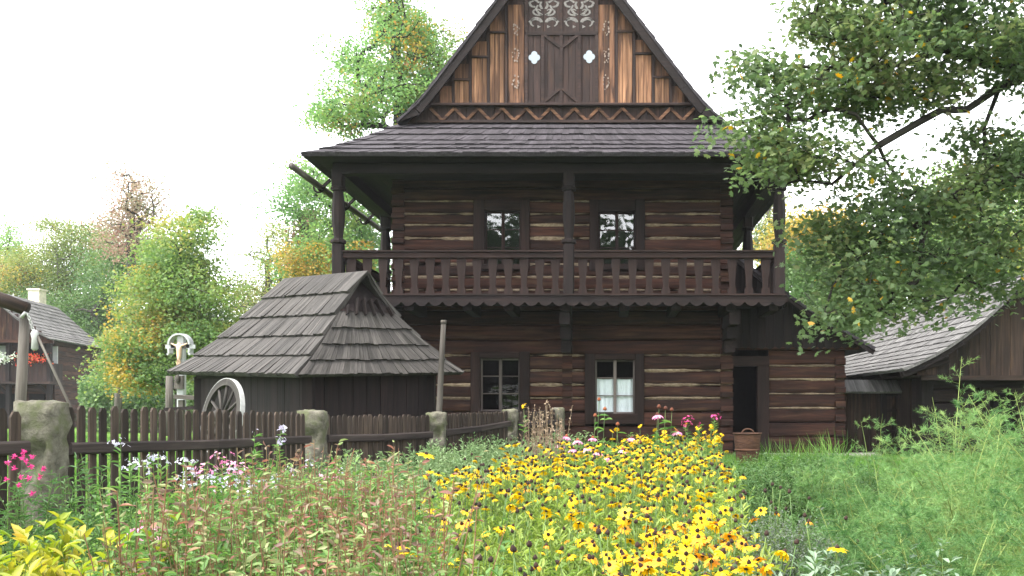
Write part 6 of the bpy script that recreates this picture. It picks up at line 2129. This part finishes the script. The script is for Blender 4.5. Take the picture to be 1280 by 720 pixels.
# ---- grass
def grass(name, poly, n, h, wd, mat='grass'):
    P = sample(poly, n)
    B = np.stack([P[:, 0], P[:, 1], gzn(P[:, 0], P[:, 1])], 1)
    A = RS.randn(n, 3) * .35; A[:, 2] = 1
    m = NP(); hh = RS.uniform(h[0], h[1], n) * np.array([1 + .5 * mnoise.noise(Vector((p[0] * .8, p[1] * .8, 1))) for p in P])
    m.leaves(B, A, RS.randn(n, 3) * np.array([1, 1, .1]), hh, wd / hh, LEAF_BLADE, RS.rand(n))
    return tag(m.build(name, M[mat]), kind='stuff')
grass('lawn_grass', [(1.2, 9.5), (8.5, 8.0), (9.5, 16.4), (2.0, 17.2), (1.2, 13.5)], 52000, (.08, .2), .011)
grass('path_side_grass', [(3.3, 3), (9, 2.5), (9.5, 9), (3.6, 9.2)], 16000, (.1, .26), .012)
grass('meadow_grass', [(-4.6, 6), (-4.2, 10), (-4.8, 13), (-12, 24), (-22, 34), (-26, 30), (-12, 14), (-6, 5)], 26000, (.08, .2), .022)
grass('garden_edge_grass', [(-3.0, 9.5), (-1.2, 13.5), (-.7, 15.5), (1.6, 16.6), (1.9, 13.6), (-.3, 13.4)], 9000, (.12, .3), .011)
for i, (px, Y, nb, lab) in enumerate(((990, 14.6, 60, 'tall grass tuft left of the seam in the annexe wall'), (1018, 14.4, 80, 'tall grass tuft at the middle of the annexe sill'), (1040, 14.2, 110, 'tallest grass tuft by the corner of the annexe'), (955, 14.8, 60, 'short grass tuft right behind the wicker basket'))):
    x = wx(px, Y); k = nb
    n = NP(); B = np.stack([x + RS.randn(k) * .12, Y + RS.randn(k) * .1, np.full(k, gz(x, Y))], 1)
    A = RS.randn(k, 3) * .38; A[:, 2] = 1
    n.leaves(B, A, RS.randn(k, 3) * np.array([1, 1, .1]), RS.uniform(.3, .72 if i == 2 else .55, k), .024, LEAF_BLADE2, RS.rand(k))
    tag(n.build('grass_tuft', M['grass']), lab, 'grass tuft')

# ------------------------------------------------------------------ thin autumn air
m, nt, out = new_mat('haze_air')
pv = nd(nt, 'ShaderNodeVolumePrincipled'); pv.inputs['Color'].default_value = (.93, .95, 1, 1); pv.inputs['Density'].default_value = .0004; pv.inputs['Anisotropy'].default_value = .2
nt.links.new(pv.outputs[0], out.inputs['Volume'])
mb = MB(); mb.box((0, 55, 14.5), (240, 170, 31)); tag(mb.build('haze', m), kind='stuff')
SC.cycles.volume_bounces = 0
